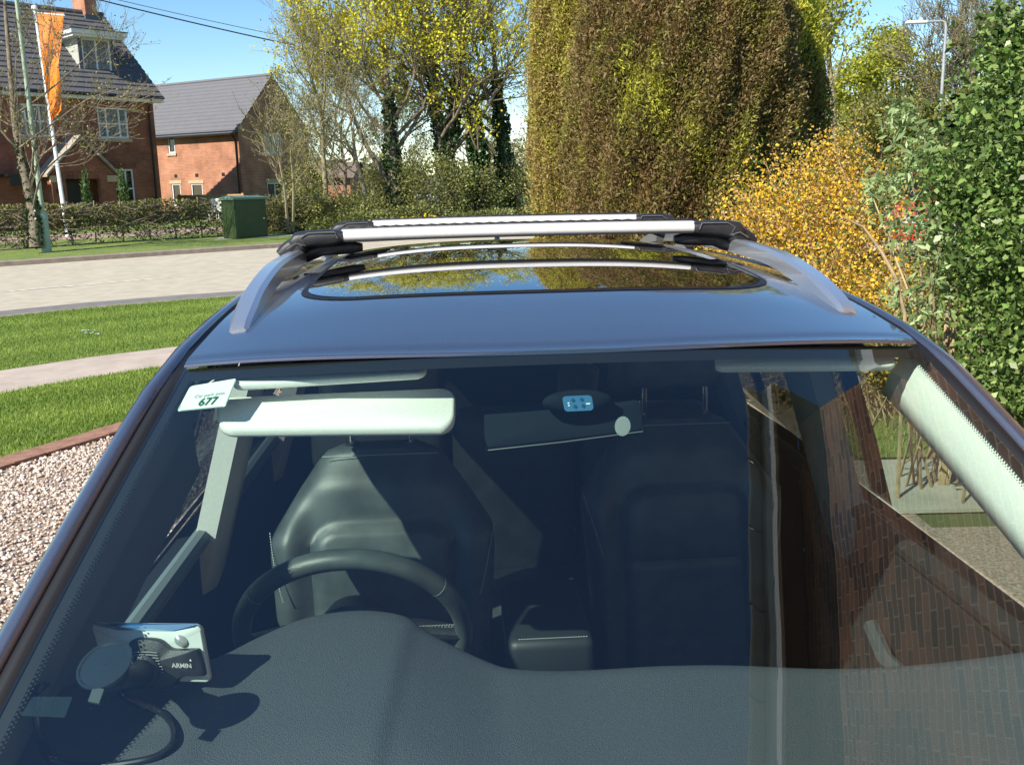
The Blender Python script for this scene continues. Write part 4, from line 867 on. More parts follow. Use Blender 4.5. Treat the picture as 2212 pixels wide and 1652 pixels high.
polyline_tree('bare_tree', 'bare grey brown tree right of the tall lamp post', None, 65,
 [(TP([(2095, 420), (2098, 300), (2095, 200), (2110, 120), (2120, 60)], 45), .22, .04, 18, 3.4, 3, dict(f0=.25, out=.9, minr=.012)),
  (TP([(2098, 300), (2070, 210), (2050, 140)], 45), .12, .03, 10, 2.6, 3, dict(f0=.2, minr=.012))], M['bark'], (budm, 1, .08, .1))
polyline_tree('young_ash_tree', 'small budding tree just right of the yellow green conifer', None, 66,
 [(TP([(1800, 420), (1800, 250), (1790, 120), (1780, 20), (1770, -40)], 22), .09, .02, 14, 1.2, 2, dict(f0=.3, out=.8, minr=.006))], M['barkolive'], (ygm, 3, .10, .12))
for k, (u, t, lab) in enumerate([(740, 40, 'thin twiggy budding tree far behind the leaning bare tree'), (860, 42, 'thin twiggy budding tree far behind the leftmost ivy trunk'), (1010, 44, 'thin twiggy budding tree seen between the ivy trunks')]):
    polyline_tree('bare_tree', lab, None, 80+k, [(TP([(u, 470), (u+6, 380), (u-4, 300), (u+5, 210)], t), .10, .02, 20, 1.9, 3, dict(f0=.1, out=1.1, minr=.006, nk=(2, 4)))], M['bark'], (budm, .8, .11, .12))
# far wood
rng = np.random.default_rng(70); n = 80000
X = rng.uniform(-60, 75, n); hgt = 5.5+1.6*np.sin(X*.21)+1.2*np.sin(X*.63+2)+rng.random(n); hgt = np.where(X < 6, hgt*.95, hgt)
C = np.column_stack([X, 85+rng.normal(0, 5, n), -1+hgt*rng.random(n)**.9])
fw_ = foliage('far_wood', rng, C, rng.uniform(.22, .5, n), leafmat('far wood leaves', (.15, .14, .075), (.26, .25, .12), (.36, .35, .17), trans=.3), None, .8); tag(fw_, 'far belt of brown and olive trees beyond the road', 'wood', kind='stuff')

# vehicles far off
def far_car(name, label, p, rz, paint, van=False):
    c = thing(name, p, label, 'car', rz=rz)
    b = MB(); L = 4.3; prof = [(-L/2, .35), (-L/2, .75), (-L/2+.9, .95), (-L/2+1.5, 1.42), (L/2-.9, 1.45), (L/2-.15, 1.0), (L/2, .8), (L/2, .35)]
    for ins, zs in ((0, 1),):
        rings = [[(x, y, z if z < 1.1 else z) for x, z in prof] for y in (-.85, -.82, .82, .85)]
        rings = [[(x*(1 if abs(y) < .84 else .985), y*(.86 if z > 1.1 else 1), z) for x, y, z in r] for r in rings]
        b.loft(rings, cap=True)
    b.build('body', paint, c, smooth=True, sharp=30)
    b = MB()
    for s in (-1, 1): b.add([(-1.2, s*.80, 1.0), (1.45, s*.80, 1.0), (1.1, s*.745, 1.37), (-.65, s*.745, 1.38)], [(0, 1, 2, 3)])
    b.add([(-1.24, -.72, 1.0), (-1.24, .72, 1.0), (-.68, .64, 1.39), (-.68, -.64, 1.39)], [(0, 1, 2, 3)]); b.build('windows', M['gloss'], c)
    for x in (-1.35, 1.35):
        for y in (-.80, .80): b = MB(); b.tube([(x, y-.1, .32), (x, y+.1, .32)], .32, 18); w_ = b.build('wheel', M['tyre'], c); b = MB(); b.tube([(x, y-.11, .32), (x, y+.11, .32)], .2, 14); b.build('rim', M['alloy'], w_)
    for y in (-.6, .6): b = MB(); b.box((-L/2-.01, y-.18, .62), (-L/2+.02, y+.18, .74)); b.build('headlight', M['lampc'], c)
p = P(918, 455, 60); far_car('parked_car', 'distant white car glimpsed through the undergrowth between the ivy trunks', (p.x, p.y, P(918, 462, 60).z-.25), radians(70), M['whitecar'])
p = P(1925, 445, 17); far_car('parked_car', 'red car glimpsed through the blossom shrub', (p.x, p.y, P(1925, 455, 17).z-.75), radians(60), M['redcar'])

#==CAR==
car = thing('parked_car', (OX, 0, 0), 'large dark metallic estate car with silver roof rails, filling the foreground', 'car', rz=YAW)
RC = [(1.40, 1.591), (1.47, 1.602), (1.6, 1.622), (1.85, 1.655), (2.2, 1.680), (2.7, 1.692), (3.1, 1.683), (3.5, 1.655), (3.8, 1.615), (4.0, 1.575)]
def roofc(y):
    for k in range(len(RC)-1):
        if RC[k][0] <= y <= RC[k+1][0] or (k == 0 and y < RC[0][0]) or k == len(RC)-2:
            p = [RC[max(k-1, 0)], RC[k], RC[k+1], RC[min(k+2, len(RC)-1)]]; t = (y-p[1][0])/(p[2][0]-p[1][0])
            h = p[2][0]-p[1][0]; m1 = (p[2][1]-p[0][1])/max(1e-6, p[2][0]-p[0][0])*h; m2 = (p[3][1]-p[1][1])/max(1e-6, p[3][0]-p[1][0])*h
            return (2*t**3-3*t*t+1)*p[1][1]+(t**3-2*t*t+t)*m1+(-2*t**3+3*t*t)*p[2][1]+(t**3-t*t)*m2
def rhw(y): return interp(y, [(1.4, .61), (1.56, .61), (2.2, .602), (3.0, .585), (3.95, .535)])
def roofz(x, y):
    s = abs(x)/rhw(y); return roofc(y)-lerp(.033, .045, sstep(1.5, 3, y))*(.35*s**2+.65*s**3.6)
def glass(s, t):
    hw = .61+.12*t; y = (1.47+.09*s*s)*(1-t)+(.55+.13*s*s)*t
    return Vector((s*hw, y, (1.60-.027*s*s)*(1-t)+1.11*t+.06*t*(1-t)))
def glassz(x, y):
    t = .5
    for _ in range(12):
        s = x/(.61+.12*t); y0 = 1.47+.09*s*s; y1 = .55+.13*s*s; t = (y-y0)/(y1-y0)
    return glass(x/(.61+.12*t), t).z, t
def glasshit(u, v, below=0.0):
    lo, hi = .5, 1.75
    for _ in range(40):
        m = (lo+hi)/2; p = cl(u, v, m)
        if p.z > glassz(p.x, p.y)[0]-below: lo = m
        else: hi = m
    return cl(u, v, (lo+hi)/2)
def carw(p): return CARM @ Vector(p)

# roof skin
b = MB(); ns, nr = 40, 70; V = []
def roofpt(s, r):
    yf = 1.47+.09*s*s; yr = 3.98-.10*s*s; y = lerp(yf, yr, max(0, r)); x = s*rhw(y); z = roofz(x, y)
    if r < 0: y += -.005*(-r); z -= .0055*(-r)**.8
    return (x, y, z)
rl = [-1.6, -1.2, -.8, -.4]+[(k/nr)**1.15 for k in range(nr+1)]
for r in rl:
    for i in range(ns+1):
        s = -1+2*i/ns; x, y, z = roofpt(s, r)
        if r >= 0: z -= .003*max(0, 1-(r*2.5/.012))**2
        V.append((x, y, z))
b.add(V, [(j*(ns+1)+i, j*(ns+1)+i+1, (j+1)*(ns+1)+i+1, (j+1)*(ns+1)+i) for j in range(len(rl)-1) for i in range(ns)])
b.build('roof', M['paint'], car, smooth=True, sharp=80)
# panoramic sunroof: outline with round corners
def rrect(x0, x1, y0, y1, r, n=10):
    out = []
    for cx, cy, a0 in ((x1-r, y1-r, 0), (x0+r, y1-r, 90), (x0+r, y0+r, 180), (x1-r, y0+r, 270)):
        for k in range(n+1): a = radians(a0+90*k/n); out.append((cx+r*cos(a), cy+r*sin(a)))
    return out
def roofpatch(name, inset, up, m, edge=0):
    ol_ = [(x, y) for x, y in dense((lambda q: q+[q[0]])(rrect(-.47+inset, .47-inset, 1.85+inset, 3.40-inset, .13-inset*.5)), .03)[:-1]]; b = MB(); k = 30; n = len(ol_); cx, cy = 0, 2.6; rings = []
    for j in range(k+1):
        f = 1-j/k; rings.append([(cx+(x-cx)*f, (cy+(y-cy)*f+(.035*((cx+(x-cx)*f)/.5)**2-.02)*(1 if y < 2.6 else 0)*f), 0) for x, y in ol_])
    rings = [[(x, y, roofz(x, y)+up) for x, y, z in r] for r in rings]
    if edge: rings = [[(x, y, z-edge) for x, y, z in rings[0]]]+rings
    b.loft(rings[:-1], closed=True); b.add([(cx, cy, roofz(cx, cy)+up)]+rings[-2], [(0, 1+i, 1+(i+1) % n) for i in range(n)]); return b.build(name, m, car, smooth=True, sharp=50)
roofpatch('sunroof_seal', -.014, .0014, M['trimblack']); roofpatch('sunroof', 0, .0035, M['gloss'], .003)

# side frames: seal + painted pillar and cant rail in one sweep, each side
def edge_at(q):            # q<=1 pillar (0 bottom .. 1 top), then along the roof
    if q <= 1: return glass(1, 1-q)
    y = 1.56+(q-1)*2.35; return Vector((rhw(y), y, roofz(rhw(y), y)))
qs = [i/16 for i in range(17)]+[1+i/24 for i in range(1, 25)]
def sweep(offA, offB, s):
    rings = []
    for q in qs:
        e = edge_at(q); k = sstep(.92, 1.06, q); rings.append([Vector((s*(e.x+lerp(a[0], c[0], k)), e.y+lerp(a[1], c[1], k), e.z+lerp(a[2], c[2], k))) for a, c in zip(offA, offB)])
    return rings
for s in (-1, 1):
    b = MB(); b.loft(sweep([(-.004, 0, -.001), (.004, .0, .004), (.012, 0, .004), (.024, 0, -.006)], [(.0, 0, -.002), (.004, 0, -.010), (.012, 0, -.010), (.018, 0, -.004)], s), closed=False)
    b.build('window_seal', M['trimblack'], car, smooth=True, sharp=80)
    b = MB(); b.loft(sweep([(.022, 0, -.010), (.026, 0, .004), (.034, .002, .006), (.050, .006, .0), (.064, .01, -.022), (.075, .012, -.07)], [(.016, 0, -.008), (.018, 0, -.002), (.026, 0, .000), (.044, 0, -.008), (.060, 0, -.026), (.070, 0, -.05)], s), closed=False)
    b.build('side_frame', M['paint'], car, smooth=True, sharp=80)
    b = MB(); rings = []
    for i in range(17): e = edge_at(i/16); rings.append([(s*(e.x-.002), e.y+.004, e.z-.006), (s*(e.x-(.012 if s > 0 else .006)), e.y+.02, e.z-.022), (s*(e.x-(.020 if s > 0 else .006)), e.y+.05, e.z-.045-.02*i/16), (s*(e.x-(.012 if s > 0 else -.01)), e.y+.085, e.z-.07-.03*i/16), (s*(e.x+.025), e.y+.10, e.z-.085-.02*i/16)])
    if s < 0: rings = [r+[(s*(edge_at(i/16).x+.045), edge_at(i/16).y+.17, edge_at(i/16).z-.15-.03*i/16), (s*(edge_at(i/16).x+.06), edge_at(i/16).y+.24, edge_at(i/16).z-.215-.03*i/16)] for i, r in enumerate(rings)]
    b.loft(rings, closed=False); b.build('pillar_trim', M['beige'] if s > 0 else M['tonedtrim'], car, smooth=True, sharp=80)  # same trim both sides; shade put into the grey of the left
def topline(y):
    if y < 1.56: q = (y-.68)/.88; e = glass(1, 1-max(0, q)); return (e.x+.070, e.z-.062)
    return (rhw(min(y, 3.9))+.066, roofz(rhw(y), min(y, 3.9))-.045)
for s in (-1, 1):
    def strip(name, y0, y1, m, out=0, parent=car, zt=0, zb=1.09, n=12):
        b = MB(); rings = []
        for i in range(n+1):
            y = lerp(y0, y1, i/n); tx, tz = topline(y); bx = .845
            rings.append([(s*(lerp(bx, tx, f)+.012*sin(pi*f)+out), y, lerp(min(zb, tz), tz+zt, f)) for f in (0, .33, .66, 1)])
        b.loft(rings, closed=False); return b.build(name, m, parent, smooth=True, sharp=80)
    strip('side_window', .78, 2.16, M['side']); strip('rear_side_window', 2.17, 3.5, M['sidedark'])  # rear panes given a dark tint to dim the light in the cabin
    for y0, y1 in ((2.10, 2.22), (2.96, 3.08)): strip('door_pillar', y0, y1, M['gloss'], .003)
    strip('rear_pillar', 3.46, 3.92, M['paint'], .004)
    b = MB()
    for (ya, yb) in ((2.12, 2.25), (2.98, 3.1)):
        rings = []
        for f in (0, .25, .5, .75, 1):
            tx, tz = topline(ya); x = lerp(.845, tx, f)-.03; z = lerp(.95, tz-.01, f); dy = -.05*(1-f)
            rings.append([(s*x, ya+dy, z), (s*(x-.045), ya+.01+dy, z), (s*(x-.065), ya+.06+dy, z), (s*(x-.055), yb+.05+dy, z), (s*x, yb+.05+dy, z)])
        b.loft(rings, closed=False)
    b.build('inner_pillar', M['beige' if s < 0 else 'tonedtrim'], car, smooth=True, sharp=50)  # same pillar trim both sides; dimness of the right put into its colour
    # door inner panel
    b = MB(); b.rbox((s*.80-.045, .72, .36), (s*.80+.03, 3.6, 1.075), .02); b.build('door_panel', M['dkint'], car)
    b = MB(); b.tube([(s*.765, y, 1.085) for y in (.75, 1.2, 2.2, 3.2)], .022, 10); b.build('window_sill_trim', M['dkint' if s > 0 else 'tonedtrim'], car, smooth=True); b = MB(); b.tube([(s*.745, 1.5, .86), (s*.72, 1.55, .86), (s*.71, 1.8, .86), (s*.745, 1.95, .86)], .018, 8); b.build('armrest', M['dash'], car, smooth=True)  # one sill trim: sunlit band painted grey at left, right painted dark
    # silver roof rail
    rp = [(1.70, .001), (1.725, .009), (1.79, .018), (1.90, .030), (2.05, .042), (2.2, .048), (2.45, .050), (2.8, .050), (3.2, .056), (3.45, .055), (3.62, .04), (3.74, .008)]
    b = MB(); rings = []; c_ = catmull([(y, h, 0) for y, h in rp], 4)
    for p in c_:
        y, h = p.x, p.y; xc = interp(y, [(1.70, .552), (1.9, .565), (2.2, .572), (3.0, .565), (3.75, .54)]); zr = roofz(xc, y); zt = zr+h+.004; zb = max(zr-.004, zt-.034); wd = .023*min(1, .80+(y-1.70)*2)*(1 if y < 3.6 else .8)
        rings.append([(s*(xc-wd), y, zb), (s*(xc-wd*.9), y, zt-.006), (s*(xc-wd*.5), y, zt), (s*(xc+wd*.7), y, zt-.003), (s*(xc+wd), y, zt-.012), (s*(xc+wd), y, zb)])
    b.loft(rings, closed=True, cap=True); b.build('roof_rail', M['raila'], car, smooth=True, sharp=28)
    b = MB()
    for y in (3.05,):
        b.loft([[(s*(.565+dx*k), y+dy*k, roofz(.565, y)+h) for dx, dy in ((-.02, -.07), (.02, -.07), (.02, .07), (-.02, .07))] for h, k in ((-.002, 1), (.012, .8), (.04, .75))], cap=True)
    b.build('rail_foot', M['raila'], car)
# header lip highlight, headliner
b = MB(); rings = []
for y in [1.50, 1.53, 1.56, 1.62, 1.75, 2.0, 2.4, 2.8, 3.2, 3.6, 3.9]:
    rings.append([(x*rhw(y)*.99, y+.09*x*x*(1 if y < 1.7 else .3), roofz(x*rhw(y), y)-.035-.022*sstep(1.5, 1.62, y)) for x in [-1+i/10 for i in range(21)]])
b.loft(rings, closed=False); b.build('headliner', M['beige'], car, smooth=True, sharp=80)
# windscreen
b = MB(); n = 48; b.add([glass(-1+2*i/n, j/n) for j in range(n+1) for i in range(n+1)], [(j*(n+1)+i, j*(n+1)+i+1, (j+1)*(n+1)+i+1, (j+1)*(n+1)+i) for j in range(n) for i in range(n)])
ws = b.build('windscreen', M['wind'], car, smooth=True, sharp=180)
def gl_off(s, t, d):
    p = glass(s, t); a = glass(s+.01, t)-glass(s-.01, t); c = glass(s, t+.01)-glass(s, t-.01); nrm = c.cross(a).normalized()
    if nrm.z < 0: nrm = -nrm
    return p+nrm*d
b = MB()
for s0, s1, t0, t1, ni, nj in ((-1, -.972, 0, 1, 2, 30), (.972, 1, 0, 1, 2, 30), (-1, 1, 0, .035, 30, 2), (-1, 1, .93, 1, 30, 2)):
    b.add([gl_off(lerp(s0, s1, i/ni), lerp(t0, t1, j/nj), -.003) for j in range(nj+1) for i in range(ni+1)], [(j*(ni+1)+i, j*(ni+1)+i+1, (j+1)*(ni+1)+i+1, (j+1)*(ni+1)+i) for j in range(nj) for i in range(ni)])
for s in (-1, 1):
    for r_, (se, sz) in enumerate(((.969, .0016), (.963, .0011))):
        for k in range(170):
            t = (k+.5*r_)/170; c0 = gl_off(s*se, t, -.003); ax = (gl_off(s*se+.004, t, -.003)-c0).normalized()*sz; ay = (gl_off(s*se, t+.002, -.003)-c0).normalized()*sz; b.add([c0-ax-ay, c0+ax-ay, c0+ax+ay, c0-ax+ay], [(0, 1, 2, 3)])
b.build('black_edge_band', M['trimblack'], ws)

# dashboard height field
EDGE = [(-60, 1490, 1.27), (140, 1475, 1.29), (300, 1462, 1.31), (455, 1420, 1.33), (560, 1370, 1.40), (660, 1330, 1.45), (770, 1314, 1.47), (870, 1325, 1.46), (950, 1368, 1.43), (1050, 1415, 1.40), (1120, 1433, 1.38), (1300, 1437, 1.38), (1550, 1432, 1.38), (1800, 1440, 1.37), (2000, 1430, 1.36), (2212, 1404, 1.34), (2500, 1360, 1.30)]
ep = [cl(*e) for e in EDGE]; ep = [Vector((-.78, ep[0].y-.05, ep[0].z-.01))]+ep+[Vector((.80, ep[-1].y, ep[-1].z))]
ep.sort(key=lambda p: p.x); ec = catmull(ep, 8); exy = [(p.x, p.y) for p in ec]; exz = [(p.x, p.z) for p in ec]
def dashz(x, f):
    ze = interp(x, exz); base = 1.165; hump = max(0, ze-base)
    side = sstep(-.62, -.50, x)
    fade = sstep(.0, 1.0, f)**1.25
    crease = 1 if x < -.185 else max(0, 1-(x+.185)/.03*.25)
    z = lerp(1.085, min(ze, base), sstep(0, .62, f))+hump*fade
    z -= .006*sstep(0, .022, x-lerp(-.315, -.255, f))*sstep(.25, .5, f)*sstep(.12, -.05, x)
    if f > .97: z -= .004*((f-.97)/.03)**2
    return z
b = MB(); nx, ny = 170, 50; V = []
for j in range(ny+5):
    f = min(1, j/ny)
    for i in range(nx+1):
        x = lerp(-.76, .76, i/nx); ye = interp(x, exy); y0 = .60+.13*(x/.7)**2; y = lerp(y0, ye, f); z = dashz(x, f)
        if j > ny: k = j-ny; z -= (.002, .014, .05, .2)[k-1]; y += (.006, .012, .010, -.03)[k-1]
        V.append((x, y, z))
b.add(V, [(j*(nx+1)+i, j*(nx+1)+i+1, (j+1)*(nx+1)+i+1, (j+1)*(nx+1)+i) for j in range(ny+4) for i in range(nx)])
dsh = b.build('dashboard', M['dash'], car, smooth=True, sharp=60)
def dash_at(u, v):      # where the sight line meets the dashboard
    lo, hi = 1.0, 1.7
    def under(p):
        ye = interp(p.x, exy); y0 = .60+.13*(p.x/.7)**2; return p.z < dashz(p.x, (p.y-y0)/(ye-y0))
    m = 1.02
    while m < 1.6 and not under(cl(u, v, m)): m += .002
    return cl(u, v, m-.002)
# steering wheel
wc = cl(765, 1372, 1.66); wc.x += .0; tilt = radians(25); wr = .192
ux = Vector((1, 0, 0)); uy = Vector((0, -sin(tilt), cos(tilt)))
b = MB(); N = 64; rings = []
for k in range(N+1):
    a = 2*pi*k/N; cdir = ux*cos(a)+uy*sin(a); ndir = ux.cross(uy); rings.append([wc+cdir*(wr+.0165*cos(q))+ndir*.019*sin(q) for q in [2*pi*m_/14 for m_ in range(14)]])
b.loft(rings); sw = b.build('steering_wheel', M['leather'], car, smooth=True, sharp=80)
b = MB()
for a in (radians(38), radians(142)):
    cdir = ux*cos(a)+uy*sin(a); t_ = ux*-sin(a)+uy*cos(a); b.loft([[wc+cdir*(wr+.0175*cos(q))+t_*o_+ndir*.020*sin(q) for q in [2*pi*m_/14 for m_ in range(14)]] for o_ in (-.001, .001)])
b.build('rim_seam', M['thread'], sw)
b = MB()
for a, w0 in ((radians(-2), .03), (radians(182), .03), (radians(-90), .035)):
    cdir = ux*cos(a)+uy*sin(a); b.tube([wc+cdir*.05+ndir*-.02, wc+cdir*.12+ndir*-.01, wc+cdir*wr], [w0, w0*.9, .018], 10, flat=.6)
b.tube([wc-ndir*.07-uy*.03, wc-ndir*.03-uy*.03, wc+ndir*.005-uy*.03], [.055, .075, .055], 24); b.build('hub', M['blackpl'], sw, smooth=True)
b = MB(); k0 = wc+ux*.10-uy*.005-ndir*.002
for i in range(14): q = k0+ux*(.006*i)+uy*.016; b.tube([q-ux*.002-uy*.004, q+ux*.002+uy*.004], .0009, 4); b.tube([q+ux*.002-uy*.004, q-ux*.002+uy*.004], .0009, 4)
b.build('spoke_stitching', M['thread'], sw)
b = MB(); b.tube([wc-ndir*-.06+ux*.02-uy*.02, wc+ndir*.05+ux*.16-uy*.05, wc+ndir*.05+ux*.215-uy*.06], [.012, .010, .012], 8); b.build('control_stalk', M['dash'], car, smooth=True)

# seats
def seat(cx, ymid, zt, lean, pw=.068):
    b = MB(); rings = []; n = 96; nz = 60
    y_at = lambda z: ymid+lean*(z-.65)
    def halfw(z): return interp(z, [(.50, .22), (.75, .232), (zt-.22, .252), (zt-.185, .250), (zt-.10, .195), (zt-.03, .145), (zt-.01, .125), (zt, .095)])
    for j in range(nz+1):
        z = lerp(.50, zt, (j/nz)**.9); w_ = halfw(z); th = .075*(1-.5*sstep(zt-.08, zt, z)); r = []
        for k in range(n):
            a = 2*pi*k/n; ca, sa = cos(a), sin(a); x = w_*abs(ca)**.55*(1 if ca > 0 else -1); y = th*abs(sa)**.75*(1 if sa > 0 else -1)
            if sa < 0:
                bol = sstep(.145, .215, abs(x))*sstep(zt-.06, zt-.2, z); pz = zt-.155
                inpan = sstep(.158, .140, abs(x)/(1 if z < pz-.04 else max(.35, sqrt(max(.02, 1-((z-(pz-.04))/.05)**2)))))*sstep(pz+.008, pz-.012, z)
                seam = max(0, 1-abs(z-(pz-.175))/.008)+max(0, 1-abs(z-(pz-.36))/.008)
                y += -.042*bol-.020*inpan+.010*seam*inpan*sstep(.15, .13, abs(x))-.010*sin(pi*min(1, max(0, (pz-z)/.17)))*inpan
            r.append((cx+x, y_at(z)+y, z))
        rings.append(r)
    b.loft(rings, cap=True); st = b.build('seat_back', M['leather'], car, smooth=True, sharp=60)
    b = MB()
    for s in (-1, 1):
        pts = []
        for k in range(30): z = lerp(zt-.30, zt-.17, k/29); pts.append(Vector((cx+s*lerp(.215, .252, k/29), y_at(z)-.118+.03*k/29*k/29*2.2, z)))
        for i in range(0, 29): b.tube([pts[i], pts[i].lerp(pts[i+1], .55)], .0016, 4)
    b.tube([(cx+x, y_at(zt-.008)-.052, zt-.010) for x in [lerp(-.13, .13, i/12) for i in range(13)]], .0013, 4)
    b.build('stitching', M['thread'], st)
    b = MB(); b.rbox((cx-.25, ymid-.50, .34), (cx+.25, ymid+.05, .50), .05); b.build('seat_base', M['leather'], car, smooth=True)
    b = MB(); zz = zt+.075; yh = y_at(zt)+.005
    for x in (-pw, pw): b.tube([(cx+x, yh, zt-.02), (cx+x, yh, zz+.02)], .0065, 10)
    b.build('headrest_post', M['chrome'], st, smooth=True)
    b = MB(); b.tube([(cx+x, yh, zt-.006) for x in (-pw,)]+[(cx-pw, yh, zt+.006)], .016, 12); b.tube([(cx+pw, yh, zt-.006), (cx+pw, yh, zt+.006)], .016, 12); b.build('post_collar', M['blackpl'], st, smooth=True)
    b = MB(); b.rbox((cx-.135, yh-.055, zz), (cx+.135, yh+.055, zz+.19), .045); b.build('headrest', M['leather'], st, smooth=True)
DX = cl(825, 955, 2.2).x
seat(DX, 2.02, 1.275, .20); seat(.385, 2.24, 1.265, .20, .079)
# centre console armrest
a0 = cl(1190, 1385, 2.05)
b = MB(); b.rbox((a0.x-.095, a0.y-.02, a0.z-.10), (a0.x+.095, a0.y+.32, a0.z+.012), .022); ar = b.build('centre_armrest', mat('dark console leather', (.018, .023, .025), .5, bump=.1, bscale=520), car, smooth=True)
b = MB(); 
for i in range(26): x = lerp(a0.x-.07, a0.x+.075, i/25); b.tube([(x, a0.y-.006, a0.z+.011), (x+.0035, a0.y-.006, a0.z+.0112)], .0011, 4)
b.build('stitching', M['thread'], ar)
b = MB(); b.rbox((a0.x-.12, 1.35, .45), (a0.x+.12, a0.y-.03, .74), .03); b.build('centre_console', M['dkint'], car, smooth=True)
# rear bench
b = MB()
for x0, x1 in ((-.66, -.22), (-.20, .20), (.22, .66)): b.rbox((x0, 2.98, .55), (x1, 3.14, 1.14), .05)
b.rbox((-.68, 2.5, .40), (.68, 3.0, .62), .06); rb = b.build('rear_bench', M['leather'], car, smooth=True)
for x in (-.44, .44): b = MB(); b.rbox((x-.12, 3.03, 1.17), (x+.12, 3.12, 1.33), .04); b.build('rear_headrest', M['leather'], rb, smooth=True)
b = MB(); b.box((-.80, .7, .30), (.80, 4.0, .34)); b.build('cabin_floor', M['carpet'], car)
b = MB(); b.box((-.74, 3.30, .9), (.74, 3.86, .93)); b.build('parcel_shelf', M['carpet'], car)

b = MB()
for s in (-1, 1): b = MB(); b.add([(s*.78, 3.1, .9), (s*.80, 3.95, .9), (s*.60, 3.80, 1.58), (s*.65, 3.1, 1.58)], [(0, 1, 2, 3)]) if False else None
for s in (-1, 1):
    b = MB(); b.box((s*.72-.02, 3.42, .9), (s*.72+.02, 3.92, 1.10)); b.add([(s*.765, 3.50, 1.08), (s*.75, 3.93, 1.08), (s*.575, 3.86, 1.56), (s*.60, 3.42, 1.60)], [(0, 1, 2, 3)]); b.build('rear_side_trim', M['dkint'], car)
b = MB(); b.box((-.76, 3.80, .88), (.76, 3.84, 1.20)); b.build('tailgate_trim', M['dkint'], car)
# sun visors
def slabquad(tl, tr, br, bl, th, rc=.25, n=6, asp=4):
    """rounded slab spanned by four corners"""
    tl, tr, br, bl = map(Vector, (tl, tr, br, bl)); nr_ = (tr-tl).cross(bl-tl).normalized(); b = MB(); ol2 = rrect(0, asp, 0, 1, rc, n)
    f = lambda x, y: (tl.lerp(tr, x/asp)).lerp(bl.lerp(br, x/asp), 1-y)
    rings = []
    for sc, d in ((.0, -th/2), (.90, -th/2), (.97, -th*.4), (1, -th*.15), (1, th*.15), (.97, th*.4), (.90, th/2), (.0, th/2)):
        rings.append([f(asp/2+(x-asp/2)*(1-(1-sc)*(.25 if sc > .5 else 1)), .5+(y-.5)*sc)+nr_*d for x, y in ol2])
    b.loft(rings, closed=True); return b
b = slabquad(cl(468, 868, 1.555), cl(985, 846, 1.555), cl(982, 931, 1.465), cl(474, 936, 1.465), .020, .30, asp=4.6)
vz = b.build('sun_visor', M['beige'], car, smooth=True, sharp=60)
b = slabquad(cl(1545, 770, 1.57), cl(1925, 766, 1.60), cl(1935, 796, 1.58), cl(1545, 800, 1.55), .015, .3, asp=7)
b.build('sun_visor', M['beige'], car, smooth=True, sharp=60)
b = slabquad(cl(500, 818, 1.53), cl(925, 795, 1.53), cl(915, 812, 1.50), cl(505, 838, 1.50), .012, .4, asp=12)
b.build('header_trim', M['beige'], car, smooth=True, sharp=60)
# rear view mirror and sensor housing
b = slabquad(cl(1046, 880, 1.58), cl(1384, 866, 1.56), cl(1391, 934, 1.54), cl(1047, 976, 1.56), .035, .14, asp=3.4)
mi = b.build('rear_view_mirror', M['mirrorback'], car, smooth=True, sharp=60)
c0 = cl(1250, 878, 1.50); b = MB(); rings = []
for dy, k in ((-.012, .55), (-.010, .85), (0, 1), (.02, .98), (.05, .8)): rings.append([Vector((c0.x+.056*k*cos(a), c0.y+dy+.012, c0.z+.019*k*sin(a)-dy*.3+.006)) for a in [2*pi*i/28 for i in range(28)]])
b.loft(rings, cap=True); sh = b.build('sensor_housing', M['mirrorback'], car, smooth=True, sharp=60)
mq = [cl(1050, 884, 1.565), cl(1215, 872, 1.56), cl(1382, 868, 1.545), cl(1389, 932, 1.525), cl(1215, 955, 1.54), cl(1051, 973, 1.545)]
b = MB(); b.tube(mq+[mq[0]], .0016, 5); b.build('mirror_edge_line', mat('grey mirror edge line', (.05, .06, .065), .4), mi, smooth=True)  # added thin line, light outline of the shell put into its colour
b = MB(); b.tube([c0+Vector((0, .03, 0)), cl(1250, 800, 1.60)], [.03, .035], 12, flat=.6); b.build('mirror_stalk', M['blackpl'], mi, smooth=True)
def gquad(pix_, below): return [glasshit(u, v, below) for u, v in pix_]
q = gquad([(1214, 856), (1278, 853), (1283, 886), (1220, 889)], .004)
sensm = mat('blue sensor window', (.04, .14, .26), .25, coat=1)
b = slabquad(*q, .001, .22, asp=1.7); sp = b.build('sensor_window', sensm, sh)
b = MB()
f = lambda x, y: (q[0].lerp(q[1], x)).lerp(q[3].lerp(q[2], x), y)+Vector((0, -.0012, .0012))
for cx, cy in ((.34, .32), (.64, .30), (.38, .74), (.66, .72)): b.add([f(cx-.08, cy), f(cx, cy-.15), f(cx+.08, cy), f(cx, cy+.15)], [(0, 1, 2, 3)])
b.build('sensor_lens', mat('dark blue sensor lens', (.015, .06, .13), .2), sp)
b = MB()
for cx, cy, w_ in ((.17, .5, .03), (.17, .66, .03), (.83, .60, .07)): b.add([f(cx-w_, cy-.04), f(cx+w_, cy-.04), f(cx+w_, cy+.04), f(cx-w_, cy+.04)], [(0, 1, 2, 3)])
b.build('sensor_marks', M['white'], sp)

